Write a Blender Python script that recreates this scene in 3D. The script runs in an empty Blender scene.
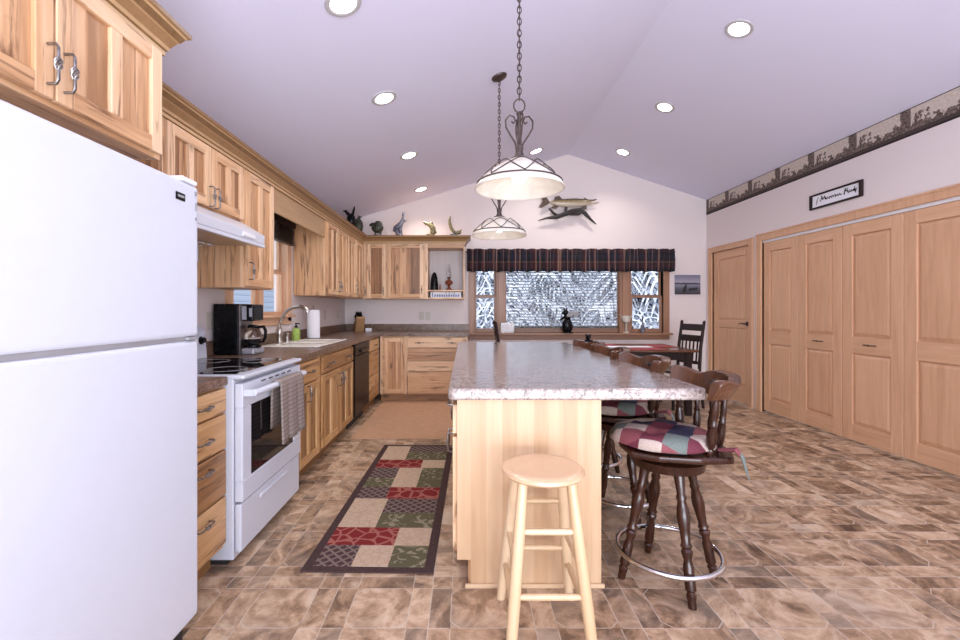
import bpy, bmesh, math, random
from mathutils import Vector, Matrix
random.seed(7)
S = bpy.context.scene
COL = S.collection
PI = math.pi

# ---------------------------------------------------------------- camera
cam_d = bpy.data.cameras.new('camera'); cam = bpy.data.objects.new('camera', cam_d); COL.objects.link(cam)
cam.location = (0, 0, 1.23); cam.rotation_euler = (PI/2, 0, 0)
cam_d.sensor_width = 36; cam_d.lens = 445/960*36
cam_d.shift_x = 15/960; cam_d.shift_y = -11/960; cam_d.clip_start = 0.03
S.camera = cam
# ---------------------------------------------------------------- world, lights, exposure
w = bpy.data.worlds.new('world'); S.world = w; w.use_nodes = True
bgn = w.node_tree.nodes['Background']; bgn.inputs[0].default_value = (0.80, 0.88, 1.0, 1); bgn.inputs[1].default_value = 2.5
def area(name, loc, rot, sx, sy, power, col):
    d = bpy.data.lights.new(name, 'AREA'); d.shape = 'RECTANGLE'; d.size = sx; d.size_y = sy
    d.energy = power; d.color = col
    o = bpy.data.objects.new(name, d); o.location = loc; o.rotation_euler = rot; COL.objects.link(o); return o
area('rear_fill_light', (0.9, -4.7, 1.6), (PI/2, 0, 0), 4.9, 2.6, 230, (0.86, 0.92, 1.0))  # soft fill added behind the camera, no window modelled there
area('ceiling_bounce_fill', (0.6, -1.0, 0.7), (math.radians(158), 0, 0), 2.8, 2.0, 138, (0.80, 0.86, 1.0))  # unseen upward fill, added to brighten the ceiling
S.view_settings.view_transform = 'Standard'; S.view_settings.look = 'None'
S.view_settings.gamma = 1; S.view_settings.use_curve_mapping = False
S.view_settings.exposure = 0.16

# ---------------------------------------------------------------- material helpers
def newmat(name):
    m = bpy.data.materials.new(name); m.use_nodes = True
    nt = m.node_tree; b = nt.nodes['Principled BSDF']
    return m, nt, b
def N(nt, t, **kw):
    n = nt.nodes.new('ShaderNode' + t)
    for k, v in kw.items():
        if k.startswith('i_'): n.inputs[int(k[2:])].default_value = v
        else: setattr(n, k, v)
    return n
def L(nt, a, b): nt.links.new(a, b)
def math_n(nt, op, a, b=None, c=None):
    n = nt.nodes.new('ShaderNodeMath'); n.operation = op
    for i, v in enumerate((a, b, c)):
        if v is None: continue
        if isinstance(v, (int, float)): n.inputs[i].default_value = v
        else: nt.links.new(v, n.inputs[i])
    return n.outputs[0]
def ramp(nt, fac, stops, interp='LINEAR'):
    r = nt.nodes.new('ShaderNodeValToRGB'); r.color_ramp.interpolation = interp
    e = r.color_ramp.elements
    while len(e) < len(stops): e.new(0.5)
    for el, (p, c) in zip(e, stops): el.position = p; el.color = (*c, 1) if len(c) == 3 else c
    nt.links.new(fac, r.inputs[0]); return r.outputs[0]
def mixc(nt, fac, a, b, blend='MIX'):
    n = nt.nodes.new('ShaderNodeMix'); n.data_type = 'RGBA'; n.blend_type = blend
    if isinstance(fac, (int, float)): n.inputs[0].default_value = fac
    else: nt.links.new(fac, n.inputs[0])
    for i, v in ((6, a), (7, b)):
        if isinstance(v, tuple): n.inputs[i].default_value = (*v, 1)
        else: nt.links.new(v, n.inputs[i])
    return n.outputs[2]
def noise(nt, vec, scale, detail=3, rough=.5, dist=0):
    n = N(nt, 'TexNoise'); n.inputs['Scale'].default_value = scale; n.inputs['Detail'].default_value = detail
    n.inputs['Roughness'].default_value = rough; n.inputs['Distortion'].default_value = dist
    nt.links.new(vec, n.inputs['Vector']); return n.outputs[0]
def bump(nt, b, h, strength=.2, dist=.01):
    n = N(nt, 'Bump'); n.inputs['Strength'].default_value = strength; n.inputs['Distance'].default_value = dist
    nt.links.new(h, n.inputs['Height']); nt.links.new(n.outputs[0], b.inputs['Normal'])
def plain(name, col, rough=.5, metal=0, emit=0, var=.06, scale=20, spec=.5, coat=0):
    """a colour with a faint procedural mottling"""
    m, nt, b = newmat(name)
    tc = N(nt, 'TexCoord')
    f = noise(nt, tc.outputs['Object'], scale, 3)
    c = ramp(nt, f, [(.3, tuple(x*(1-var) for x in col)), (.7, tuple(min(1, x*(1+var)) for x in col))])
    L(nt, c, b.inputs['Base Color'])
    b.inputs['Roughness'].default_value = rough; b.inputs['Metallic'].default_value = metal
    b.inputs['Specular IOR Level'].default_value = spec
    if coat: b.inputs['Coat Weight'].default_value = coat; b.inputs['Coat Roughness'].default_value = .08
    if emit:
        b.inputs['Emission Color'].default_value = (*col, 1); b.inputs['Emission Strength'].default_value = emit
    return m
def wood(name, stops, streak=(.2, .09, .04), knots=True, streak_amt=.7, rough=.38, var=.35, gs=1.0):
    m, nt, b = newmat(name)
    tc = N(nt, 'TexCoord'); at = N(nt, 'Attribute', attribute_name='board'); oi = N(nt, 'ObjectInfo')
    sp = N(nt, 'SeparateColor'); L(nt, at.outputs['Color'], sp.inputs[0])
    tone, hor, seed = sp.outputs
    def vec(a, c):
        v = N(nt, 'Mix', data_type='VECTOR'); L(nt, hor, v.inputs[0])
        v.inputs[4].default_value = (a*gs, a*gs, c*gs); v.inputs[5].default_value = (c*gs, a*gs, a*gs)
        mu = N(nt, 'VectorMath', operation='MULTIPLY'); L(nt, tc.outputs['Object'], mu.inputs[0]); L(nt, v.outputs[1], mu.inputs[1])
        s = math_n(nt, 'MULTIPLY_ADD', seed, 91.0, math_n(nt, 'MULTIPLY', oi.outputs['Random'], 53.0))
        cb = N(nt, 'CombineXYZ'); L(nt, s, cb.inputs[0]); L(nt, s, cb.inputs[1]); L(nt, s, cb.inputs[2])
        ad = N(nt, 'VectorMath', operation='ADD'); L(nt, mu.outputs[0], ad.inputs[0]); L(nt, cb.outputs[0], ad.inputs[1])
        return ad.outputs[0]
    v1 = vec(22, 1.6); v2 = vec(90, 5); v3 = vec(9, 4.2)
    n1 = noise(nt, v1, 1, 4, .55, .9); n2 = noise(nt, v2, 1, 2)
    t = math_n(nt, 'ADD', tone, math_n(nt, 'MULTIPLY', math_n(nt, 'SUBTRACT', n1, .5), var*1.6))
    t = math_n(nt, 'ADD', t, math_n(nt, 'MULTIPLY', math_n(nt, 'SUBTRACT', n2, .5), var*.5))
    c = ramp(nt, t, stops)
    if streak_amt:
        n3 = noise(nt, vec(15, 1.0), 1.3, 5, .62, 1.6)
        sm = ramp(nt, n3, [(.56, (0, 0, 0)), (.66, (1, 1, 1))])
        c = mixc(nt, math_n(nt, 'MULTIPLY', sm, streak_amt), c, streak)
    if knots:
        vo = N(nt, 'TexVoronoi'); vo.inputs['Scale'].default_value = 1.0; L(nt, v3, vo.inputs['Vector'])
        k = ramp(nt, math_n(nt, 'ADD', vo.outputs['Distance'], math_n(nt, 'MULTIPLY', n2, .06)),
                 [(.11, (1, 1, 1)), (.19, (.5, .5, .5)), (.32, (0, 0, 0))])
        s2 = N(nt, 'SeparateColor'); L(nt, vo.outputs['Color'], s2.inputs[0])
        sel = math_n(nt, 'GREATER_THAN', s2.outputs[0], .60)
        c = mixc(nt, math_n(nt, 'MULTIPLY', math_n(nt, 'MULTIPLY', k, sel), .8), c, tuple(x*.6 for x in streak))
    L(nt, c, b.inputs['Base Color']); b.inputs['Roughness'].default_value = rough
    bump(nt, b, n2, .05, .002)
    return m
M = {}
M['hickory'] = wood('hickory', [(0, (.21, .095, .040)), (.3, (.40, .20, .090)), (.6, (.64, .368, .188)), (1, (.83, .575, .36))], streak=(.17, .07, .03), streak_amt=.85, var=.5)
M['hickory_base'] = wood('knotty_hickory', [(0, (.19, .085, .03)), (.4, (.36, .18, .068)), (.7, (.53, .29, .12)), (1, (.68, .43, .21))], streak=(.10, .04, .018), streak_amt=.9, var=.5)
M['panel'] = wood('pale_plank', [(0, (.35, .20, .10)), (.5, (.52, .33, .185)), (1, (.63, .44, .27))], knots=False, streak_amt=0, var=.45, streak=(.5, .28, .16))
M['oak'] = wood('oak', [(0, (.44, .235, .125)), (.5, (.63, .362, .21)), (1, (.77, .485, .30))], knots=False, streak_amt=.12, streak=(.38, .2, .11), var=.5, rough=.42)
M['crown'] = wood('moulding_wood', [(0, (.17, .085, .032)), (.5, (.38, .22, .10)), (1, (.64, .43, .23))], knots=False, var=.2, streak_amt=.0, streak=(.2, .1, .05))
M['trimwood'] = wood('trim_wood', [(0, (.19, .09, .05)), (.5, (.30, .15, .085)), (1, (.42, .235, .14))], knots=False, streak_amt=.1, streak=(.2, .1, .05))
M['pine'] = wood('pine', [(0, (.50, .33, .17)), (.5, (.62, .43, .25)), (1, (.72, .54, .35))], knots=False, streak_amt=0, var=.3, rough=.3)
M['walnut'] = wood('stained_wood', [(0, (.014, .005, .003)), (.5, (.038, .012, .006)), (1, (.10, .034, .016))], knots=False, streak_amt=0, var=.6, rough=.22)
M['rail'] = wood('worn_stained_wood', [(0, (.04, .014, .008)), (.5, (.09, .034, .016)), (1, (.17, .068, .034))], knots=False, streak_amt=0, var=.6, rough=.2)
M['espresso'] = wood('espresso_wood', [(0, (.010, .005, .005)), (.5, (.018, .009, .008)), (1, (.035, .018, .015))], knots=False, streak_amt=0, rough=.38)
M['espresso'].node_tree.nodes['Principled BSDF'].inputs['Specular IOR Level'].default_value = .2
M['drift'] = plain('driftwood', (.02, .015, .015), .6, var=.5, scale=40)
M['limed'] = wood('limed_wood', [(0, (.42, .35, .33)), (.5, (.52, .45, .43)), (1, (.62, .55, .53))], knots=False, streak_amt=.2, streak=(.35, .28, .26))
M['white'] = plain('white_enamel', (.615, .635, .705), .30, var=.01)
M['white2'] = plain('white_plastic', (.82, .82, .84), .4, var=.02)
M['cream'] = plain('cream_porcelain', (.86, .82, .74), .2, var=.02)
M['black'] = plain('black_plastic', (.005, .005, .006), .25, var=.3, spec=.18)
M['dark'] = plain('dark_gap', (.02, .02, .022), .6, var=.2)
M['glassblack'] = plain('black_glass', (.012, .010, .011), .04, var=.1, spec=.8)
M['dw'] = plain('black_enamel', (.010, .008, .008), .3, var=.3, spec=.12)
M['steel'] = plain('brushed_nickel', (.52, .49, .45), .28, metal=1, var=.08)
M['chrome'] = plain('chrome', (.75, .75, .76), .12, metal=1, var=.03)
M['iron'] = plain('antique_pewter', (.27, .25, .24), .35, metal=1, var=.35, scale=80)
M['bronze'] = plain('bronze_iron', (.085, .06, .055), .45, metal=.6, var=.3, scale=60)
M['grey'] = plain('grey_plastic', (.30, .29, .30), .5)
M['plate'] = plain('beige_plate', (.55, .50, .42), .4, var=.04)
M['green'] = plain('green_label', (.34, .50, .10), .4, var=.25, scale=60)
M['red'] = plain('red_cloth', (.30, .05, .05), .9, var=.35, scale=90)
M['copper'] = plain('amber_glass', (.22, .06, .03), .12, var=.3, scale=30)
M['tan'] = plain('tan_mat', (.50, .29, .17), .85, var=.07, scale=14)
M['paper'] = plain('paper_white', (.84, .84, .88), .8, var=.02)
M['fig_green'] = plain('mottled_green', (.035, .036, .02), .45, var=.8, scale=30)
M['fig_grey'] = plain('mottled_grey', (.11, .11, .14), .4, var=.8, scale=50)
M['fig_gold'] = plain('mottled_gold', (.19, .16, .075), .35, var=.8, scale=45)
M['fin'] = plain('fin_brown', (.07, .04, .02), .5, var=.5, scale=40)
M['bulb'] = plain('bulb_glow', (1, .96, .88), .5, emit=3.5, var=0)
M['lens'] = plain('lamp_glow', (1, .97, .93), .5, emit=9, var=0)
M['ring'] = plain('ring_white', (.50, .49, .50), .5)
M['blueink'] = plain('blue_ink', (.16, .22, .38), .6, var=.5, scale=70)
M['glow_clock'] = plain('silver_panel', (.42, .43, .48), .3, metal=.4)

def m_wall(name, col, b_=.12):
    m, nt, b = newmat(name); tc = N(nt, 'TexCoord')
    n = noise(nt, tc.outputs['Object'], 90, 3); n2 = noise(nt, tc.outputs['Object'], 1.2, 2)
    c = ramp(nt, n2, [(.3, tuple(x*.985 for x in col)), (.7, col)])
    L(nt, c, b.inputs['Base Color']); b.inputs['Roughness'].default_value = .85; bump(nt, b, n, b_, .004); return m
M['wall'] = m_wall('painted_wall', (.77, .685, .665))
M['ceiling'] = m_wall('textured_ceiling', (.77, .765, .93), .25)

def m_floor():
    m, nt, b = newmat('stone_look_vinyl'); tc = N(nt, 'TexCoord'); P = .414; A = .243; H = (A+P)/2; W = .0042; C = .036
    sp = N(nt, 'SeparateXYZ'); L(nt, tc.outputs['Object'], sp.inputs[0])
    def cell(o, off):
        q = math_n(nt, 'DIVIDE', math_n(nt, 'SUBTRACT', o, off), P)
        fl = math_n(nt, 'FLOOR', q); fr = math_n(nt, 'MULTIPLY', math_n(nt, 'SUBTRACT', q, fl), P)
        g1 = math_n(nt, 'GREATER_THAN', fr, A); g2 = math_n(nt, 'GREATER_THAN', fr, H)
        idx = math_n(nt, 'ADD', math_n(nt, 'MULTIPLY', fl, 3), math_n(nt, 'ADD', g1, g2))
        d0 = math_n(nt, 'MINIMUM', fr, math_n(nt, 'SUBTRACT', P, fr)); d1 = math_n(nt, 'ABSOLUTE', math_n(nt, 'SUBTRACT', fr, A))
        d2 = math_n(nt, 'ABSOLUTE', math_n(nt, 'SUBTRACT', fr, H))
        dc = math_n(nt, 'MINIMUM', d0, d1)      # distance to an edge line of the big tile
        ins = math_n(nt, 'LESS_THAN', fr, A)
        return idx, math_n(nt, 'MINIMUM', dc, d2), dc, ins
    ix, dx, cx, inx = cell(sp.outputs[0], -.471); iy, dy, cy, iny = cell(sp.outputs[1], 1.715)
    l1 = math_n(nt, 'ADD', cx, cy); big = math_n(nt, 'MULTIPLY', inx, iny)
    near = math_n(nt, 'LESS_THAN', l1, C)
    incorner = math_n(nt, 'MULTIPLY', near, 1.0)
    line = math_n(nt, 'LESS_THAN', math_n(nt, 'MINIMUM', dx, dy), W/2)
    # keep the lines running outside the big tile, drop those hugging its clipped corner
    insoft = math_n(nt, 'MULTIPLY', math_n(nt, 'MAXIMUM', inx, math_n(nt, 'LESS_THAN', cx, W)), math_n(nt, 'MAXIMUM', iny, math_n(nt, 'LESS_THAN', cy, W)))
    drop = math_n(nt, 'MULTIPLY', incorner, insoft)
    line = math_n(nt, 'MULTIPLY', line, math_n(nt, 'SUBTRACT', 1, drop))
    diag = math_n(nt, 'MULTIPLY', math_n(nt, 'LESS_THAN', math_n(nt, 'ABSOLUTE', math_n(nt, 'SUBTRACT', l1, C)), W*.75), big)
    grout = math_n(nt, 'MAXIMUM', line, diag)
    cb = N(nt, 'CombineXYZ'); L(nt, ix, cb.inputs[0]); L(nt, iy, cb.inputs[1])
    wn = N(nt, 'TexWhiteNoise', noise_dimensions='2D'); L(nt, cb.outputs[0], wn.inputs['Vector'])
    off = N(nt, 'VectorMath', operation='SCALE'); L(nt, wn.outputs['Color'], off.inputs[0]); off.inputs['Scale'].default_value = 7
    ad = N(nt, 'VectorMath', operation='ADD'); L(nt, tc.outputs['Object'], ad.inputs[0]); L(nt, off.outputs[0], ad.inputs[1])
    n1 = noise(nt, ad.outputs[0], 5.0, 7, .66, 1.4); n2 = noise(nt, ad.outputs[0], 26, 4, .6, .6)
    t = math_n(nt, 'ADD', math_n(nt, 'MULTIPLY', n1, 1.0), math_n(nt, 'MULTIPLY', math_n(nt, 'SUBTRACT', wn.outputs['Value'], .5), .17))
    t = math_n(nt, 'ADD', t, math_n(nt, 'MULTIPLY', math_n(nt, 'SUBTRACT', n2, .5), .22))
    c = ramp(nt, t, [(.27, (.085, .048, .029)), (.39, (.215, .130, .076)), (.50, (.39, .247, .150)), (.61, (.56, .39, .258)), (.8, (.70, .55, .41))])
    g = noise(nt, ad.outputs[0], 3.0, 3)
    c = mixc(nt, ramp(nt, g, [(.5, (0, 0, 0)), (.72, (.5, .5, .5))]), c, (.25, .215, .175))
    c = mixc(nt, math_n(nt, 'MULTIPLY', grout, .72), c, (.55, .46, .38))
    L(nt, c, b.inputs['Base Color'])
    rr = math_n(nt, 'ADD', .34, math_n(nt, 'MULTIPLY', n2, .2)); L(nt, rr, b.inputs['Roughness'])
    b.inputs['Specular IOR Level'].default_value = .35
    h = math_n(nt, 'SUBTRACT', n2, math_n(nt, 'MULTIPLY', grout, 1.5)); bump(nt, b, h, .18, .003)
    return m
M['floor'] = m_floor()

def m_laminate(name, light, mid, dark, sc=1.0, rough=.2):
    m, nt, b = newmat(name); tc = N(nt, 'TexCoord')
    n1 = noise(nt, tc.outputs['Object'], 75*sc, 4, .65, .8); n2 = noise(nt, tc.outputs['Object'], 16*sc, 3, .6)
    t = math_n(nt, 'ADD', math_n(nt, 'MULTIPLY', n1, .75), math_n(nt, 'MULTIPLY', n2, .25))
    c = ramp(nt, t, [(.36, dark), (.48, mid), (.62, light)])
    L(nt, c, b.inputs['Base Color']); b.inputs['Roughness'].default_value = rough; b.inputs['Specular IOR Level'].default_value = .4
    return m
M['laminate'] = m_laminate('brown_laminate', (.27, .175, .125), (.145, .083, .055), (.05, .028, .019), .8, .3)
M['laminate2'] = m_laminate('speckled_laminate', (.52, .44, .40), (.34, .27, .24), (.075, .05, .045), 1.0, .15); M['laminate2'].node_tree.nodes['Principled BSDF'].inputs['Coat Weight'].default_value = .45; M['laminate2'].node_tree.nodes['Principled BSDF'].inputs['Coat Roughness'].default_value = .2

def m_plaid():
    m, nt, b = newmat('plaid_patches'); tc = N(nt, 'TexCoord'); oi = N(nt, 'ObjectInfo')
    s = N(nt, 'VectorMath', operation='MULTIPLY_ADD'); L(nt, tc.outputs['Object'], s.inputs[0])
    s.inputs[1].default_value = (11, 11, 0); s.inputs[2].default_value = (7.6, 12.2, 0)
    rot = N(nt, 'VectorRotate'); rot.inputs['Angle'].default_value = .5; rot.inputs['Axis'].default_value = (0, 0, 1); L(nt, s.outputs[0], rot.inputs['Vector'])
    f = N(nt, 'VectorMath', operation='FLOOR'); L(nt, rot.outputs[0], f.inputs[0])
    wn = N(nt, 'TexWhiteNoise', noise_dimensions='2D'); L(nt, f.outputs[0], wn.inputs['Vector'])
    c = ramp(nt, wn.outputs['Value'], [(0, (.14, .02, .038)), (.26, (.022, .020, .055)), (.38, (.50, .39, .33)), (.55, (.15, .18, .16)), (.72, (.24, .06, .07)), (.90, (.24, .23, .27))], 'CONSTANT')
    n = noise(nt, tc.outputs['Object'], 160, 2); c = mixc(nt, .35, c, ramp(nt, n, [(.3, (.15, .13, .13)), (.7, (1, 1, 1))]), 'MULTIPLY')
    L(nt, c, b.inputs['Base Color']); b.inputs['Roughness'].default_value = .75; bump(nt, b, n, .3, .002); return m
M['plaid'] = m_plaid()

def m_valance():
    m, nt, b = newmat('dark_plaid'); tc = N(nt, 'TexCoord'); sp = N(nt, 'SeparateXYZ'); L(nt, tc.outputs['Object'], sp.inputs[0])
    cx = N(nt, 'CombineXYZ'); L(nt, sp.outputs[0], cx.inputs[0]); x = math_n(nt, 'FRACT', math_n(nt, 'ADD', math_n(nt, 'MULTIPLY', sp.outputs[0], 5.5), math_n(nt, 'MULTIPLY', noise(nt, cx.outputs[0], 4.5, 3), 2.2))); z = math_n(nt, 'FRACT', math_n(nt, 'MULTIPLY', sp.outputs[2], 4.2))
    K = (.012, .010, .016); R = (.07, .018, .02); T = (.36, .20, .15); V = (.02, .02, .045)
    a = ramp(nt, x, [(0, K), (.30, R), (.42, T), (.52, K), (.74, V), (.84, T), (.89, K)], 'CONSTANT')
    d = ramp(nt, z, [(0, K), (.2, R), (.55, (.20, .11, .08)), (.62, K), (.85, V)], 'CONSTANT')
    c = mixc(nt, .42, a, d); n = noise(nt, tc.outputs['Object'], 250, 2)
    c = mixc(nt, .4, c, ramp(nt, n, [(.3, (.3, .3, .3)), (.7, (1, 1, 1))]), 'MULTIPLY')
    L(nt, c, b.inputs['Base Color']); b.inputs['Roughness'].default_value = .9; return m
M['valance'] = m_valance()

def m_border():
    m, nt, b = newmat('lodge_wallpaper'); tc = N(nt, 'TexCoord'); sp = N(nt, 'SeparateXYZ'); L(nt, tc.outputs['Object'], sp.inputs[0])
    u = math_n(nt, 'FRACT', math_n(nt, 'ADD', math_n(nt, 'MULTIPLY', sp.outputs[0], 1/.49), .86)); v = sp.outputs[2]      # local: x along, z up 0..0.223
    cb = N(nt, 'CombineXYZ'); L(nt, math_n(nt, 'MULTIPLY', u, .49), cb.inputs[0]); L(nt, v, cb.inputs[2])
    n1 = noise(nt, cb.outputs[0], 16, 4, .6); n2 = noise(nt, cb.outputs[0], 45, 3)
    hgt = math_n(nt, 'MULTIPLY_ADD', math_n(nt, 'SINE', math_n(nt, 'MULTIPLY', u, 9.4)), .028, .108)
    cut = math_n(nt, 'LESS_THAN', v, math_n(nt, 'ADD', hgt, math_n(nt, 'MULTIPLY', math_n(nt, 'SUBTRACT', n1, .5), .34)))
    trunk = math_n(nt, 'GREATER_THAN', math_n(nt, 'ADD', math_n(nt, 'ADD', u, math_n(nt, 'MULTIPLY', math_n(nt, 'SUBTRACT', n1, .5), .35)), math_n(nt, 'MULTIPLY', v, -.5)), .74)
    fg = math_n(nt, 'MAXIMUM', cut, trunk)
    brown = ramp(nt, n2, [(.3, (.035, .022, .018)), (.5, (.12, .085, .07)), (.7, (.27, .21, .17))])
    c = mixc(nt, fg, ramp(nt, n2, [(.3, (.50, .42, .35)), (.7, (.64, .56, .48))]), brown)
    band = math_n(nt, 'MAXIMUM', math_n(nt, 'LESS_THAN', v, .042), math_n(nt, 'GREATER_THAN', v, .216))
    c = mixc(nt, band, c, ramp(nt, v, [(.016, (.02, .012, .011)), (.02, (.065, .045, .035)), (.05, (.03, .02, .02))]))
    L(nt, c, b.inputs['Base Color']); b.inputs['Roughness'].default_value = .8; return m
M['border'] = m_border()

def m_patch(name, base, fgc, kind, sc):
    m, nt, b = newmat(name); tc = N(nt, 'TexCoord')
    if kind == 'lattice':
        sp = N(nt, 'SeparateXYZ'); L(nt, tc.outputs['Object'], sp.inputs[0])
        a = math_n(nt, 'FRACT', math_n(nt, 'MULTIPLY', math_n(nt, 'ADD', sp.outputs[0], sp.outputs[1]), sc))
        d = math_n(nt, 'FRACT', math_n(nt, 'MULTIPLY', math_n(nt, 'SUBTRACT', sp.outputs[0], sp.outputs[1]), sc))
        f = math_n(nt, 'MAXIMUM', math_n(nt, 'LESS_THAN', a, .28), math_n(nt, 'LESS_THAN', d, .28))
    elif kind == 'vine':
        vo = N(nt, 'TexVoronoi', feature='DISTANCE_TO_EDGE'); vo.inputs['Scale'].default_value = sc; L(nt, tc.outputs['Object'], vo.inputs['Vector'])
        f = math_n(nt, 'LESS_THAN', vo.outputs['Distance'], .07)
    else:
        n = noise(nt, tc.outputs['Object'], sc, 2, .5, 2.0)
        f = math_n(nt, 'GREATER_THAN', n, .57)
    fuz = noise(nt, tc.outputs['Object'], 220, 2)
    c = mixc(nt, math_n(nt, 'MULTIPLY', f, .75), base, fgc)
    c = mixc(nt, .4, c, ramp(nt, fuz, [(.3, (.45, .45, .45)), (.7, (1, 1, 1))]), 'MULTIPLY')
    L(nt, c, b.inputs['Base Color']); b.inputs['Roughness'].default_value = 1; b.inputs['Specular IOR Level'].default_value = .1; bump(nt, b, fuz, .5, .003); return m
M['r_edge'] = m_patch('rug_border', (.075, .045, .042), (.10, .06, .055), 'blob', 60)
M['r_pur'] = m_patch('rug_plum', (.085, .05, .05), (.27, .20, .17), 'lattice', 17)
M['r_cream'] = m_patch('rug_cream', (.58, .43, .31), (.50, .35, .24), 'vine', 26)
M['r_green'] = m_patch('rug_green', (.13, .115, .065), (.36, .31, .21), 'blob', 15)
M['r_red'] = m_patch('rug_red', (.22, .028, .028), (.44, .17, .13), 'vine', 13)

def m_towel():
    m, nt, b = newmat('ribbed_towel'); tc = N(nt, 'TexCoord'); sp = N(nt, 'SeparateXYZ'); L(nt, tc.outputs['Object'], sp.inputs[0])
    z = math_n(nt, 'FRACT', math_n(nt, 'MULTIPLY', sp.outputs[2], 42)); n = noise(nt, tc.outputs['Object'], 120, 2)
    c = ramp(nt, math_n(nt, 'ADD', z, math_n(nt, 'MULTIPLY', n, .3)), [(.2, (.17, .125, .105)), (.5, (.33, .27, .24)), (.8, (.24, .19, .165))])
    L(nt, c, b.inputs['Base Color']); b.inputs['Roughness'].default_value = .95; bump(nt, b, z, .5, .004); return m
M['towel'] = m_towel()
def m_fish():
    m, nt, b = newmat('fish_skin'); tc = N(nt, 'TexCoord'); sp = N(nt, 'SeparateXYZ'); L(nt, tc.outputs['Object'], sp.inputs[0])
    n = noise(nt, tc.outputs['Object'], 60, 3)
    t = math_n(nt, 'ADD', math_n(nt, 'MULTIPLY', sp.outputs[2], 8), math_n(nt, 'ADD', .15, math_n(nt, 'MULTIPLY', n, .5)))
    c = ramp(nt, t, [(.1, (.55, .48, .38)), (.45, (.28, .21, .11)), (.8, (.05, .035, .02))])
    L(nt, c, b.inputs['Base Color']); b.inputs['Roughness'].default_value = .25; return m
M['fish'] = m_fish()
def m_lake():
    m, nt, b = newmat('lake_print'); tc = N(nt, 'TexCoord'); sp = N(nt, 'SeparateXYZ'); L(nt, tc.outputs['Object'], sp.inputs[0])
    n = noise(nt, tc.outputs['Object'], 25, 3)
    t = math_n(nt, 'ADD', math_n(nt, 'MULTIPLY', sp.outputs[2], 3.5), math_n(nt, 'MULTIPLY', math_n(nt, 'SUBTRACT', n, .5), .10))
    c = ramp(nt, t, [(0, (.03, .03, .04)), (.3, (.09, .09, .12)), (.50, (.25, .24, .31)), (.53, (.05, .05, .07)), (.58, (.05, .05, .07)), (.61, (.38, .35, .43)), (1, (.16, .16, .24))])
    L(nt, c, b.inputs['Base Color']); b.inputs['Roughness'].default_value = .4; return m
M['lake'] = m_lake()
def m_glass(name, tint=(1, 1, 1)):
    m, nt, b = newmat(name)
    b.inputs['Base Color'].default_value = (*tint, 1); b.inputs['Roughness'].default_value = .02
    b.inputs['Transmission Weight'].default_value = 1; b.inputs['IOR'].default_value = 1.05; return m
M['glass'] = m_glass('window_glass')
M['clear'] = m_glass('clear_glass', (.9, .9, .92)); M['clear'].node_tree.nodes['Principled BSDF'].inputs['IOR'].default_value = 1.3
def m_shade():
    m, nt, b = newmat('alabaster_glass'); tc = N(nt, 'TexCoord'); n = noise(nt, tc.outputs['Object'], 9, 3, .5, 1)
    c = ramp(nt, n, [(.3, (.78, .71, .62)), (.7, (.92, .87, .80))])
    L(nt, c, b.inputs['Base Color']); b.inputs['Roughness'].default_value = .25
    tr = N(nt, 'BsdfTranslucent'); L(nt, c, tr.inputs[0]); mx = N(nt, 'MixShader'); mx.inputs[0].default_value = .22
    L(nt, b.outputs[0], mx.inputs[1]); L(nt, tr.outputs[0], mx.inputs[2]); L(nt, mx.outputs[0], nt.nodes['Material Output'].inputs[0]); return m
M['shade'] = m_shade()
def m_snowtree():
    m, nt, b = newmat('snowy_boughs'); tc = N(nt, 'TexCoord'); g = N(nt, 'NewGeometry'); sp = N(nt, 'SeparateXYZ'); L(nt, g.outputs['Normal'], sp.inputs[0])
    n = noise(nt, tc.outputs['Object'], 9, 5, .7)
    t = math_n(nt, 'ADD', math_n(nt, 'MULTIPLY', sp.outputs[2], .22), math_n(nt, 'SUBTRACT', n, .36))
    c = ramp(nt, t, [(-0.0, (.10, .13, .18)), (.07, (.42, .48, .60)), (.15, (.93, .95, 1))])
    L(nt, c, b.inputs['Base Color']); b.inputs['Roughness'].default_value = .9; return m
M['snowtree'] = m_snowtree()
M['snow'] = plain('snow', (.88, .90, .97), .9, var=.04, scale=3)
M['bark'] = plain('bark', (.08, .075, .08), .9, var=.4, scale=12)
def m_siding():
    m, nt, b = newmat('lap_siding'); tc = N(nt, 'TexCoord'); sp = N(nt, 'SeparateXYZ'); L(nt, tc.outputs['Object'], sp.inputs[0])
    z = math_n(nt, 'FRACT', math_n(nt, 'MULTIPLY', sp.outputs[2], 8))
    c = ramp(nt, z, [(0, (.12, .14, .19)), (.14, (.30, .34, .40)), (1, (.36, .40, .47))]); L(nt, c, b.inputs['Base Color']); b.inputs['Roughness'].default_value = .7; return m
M['siding'] = m_siding()

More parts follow.
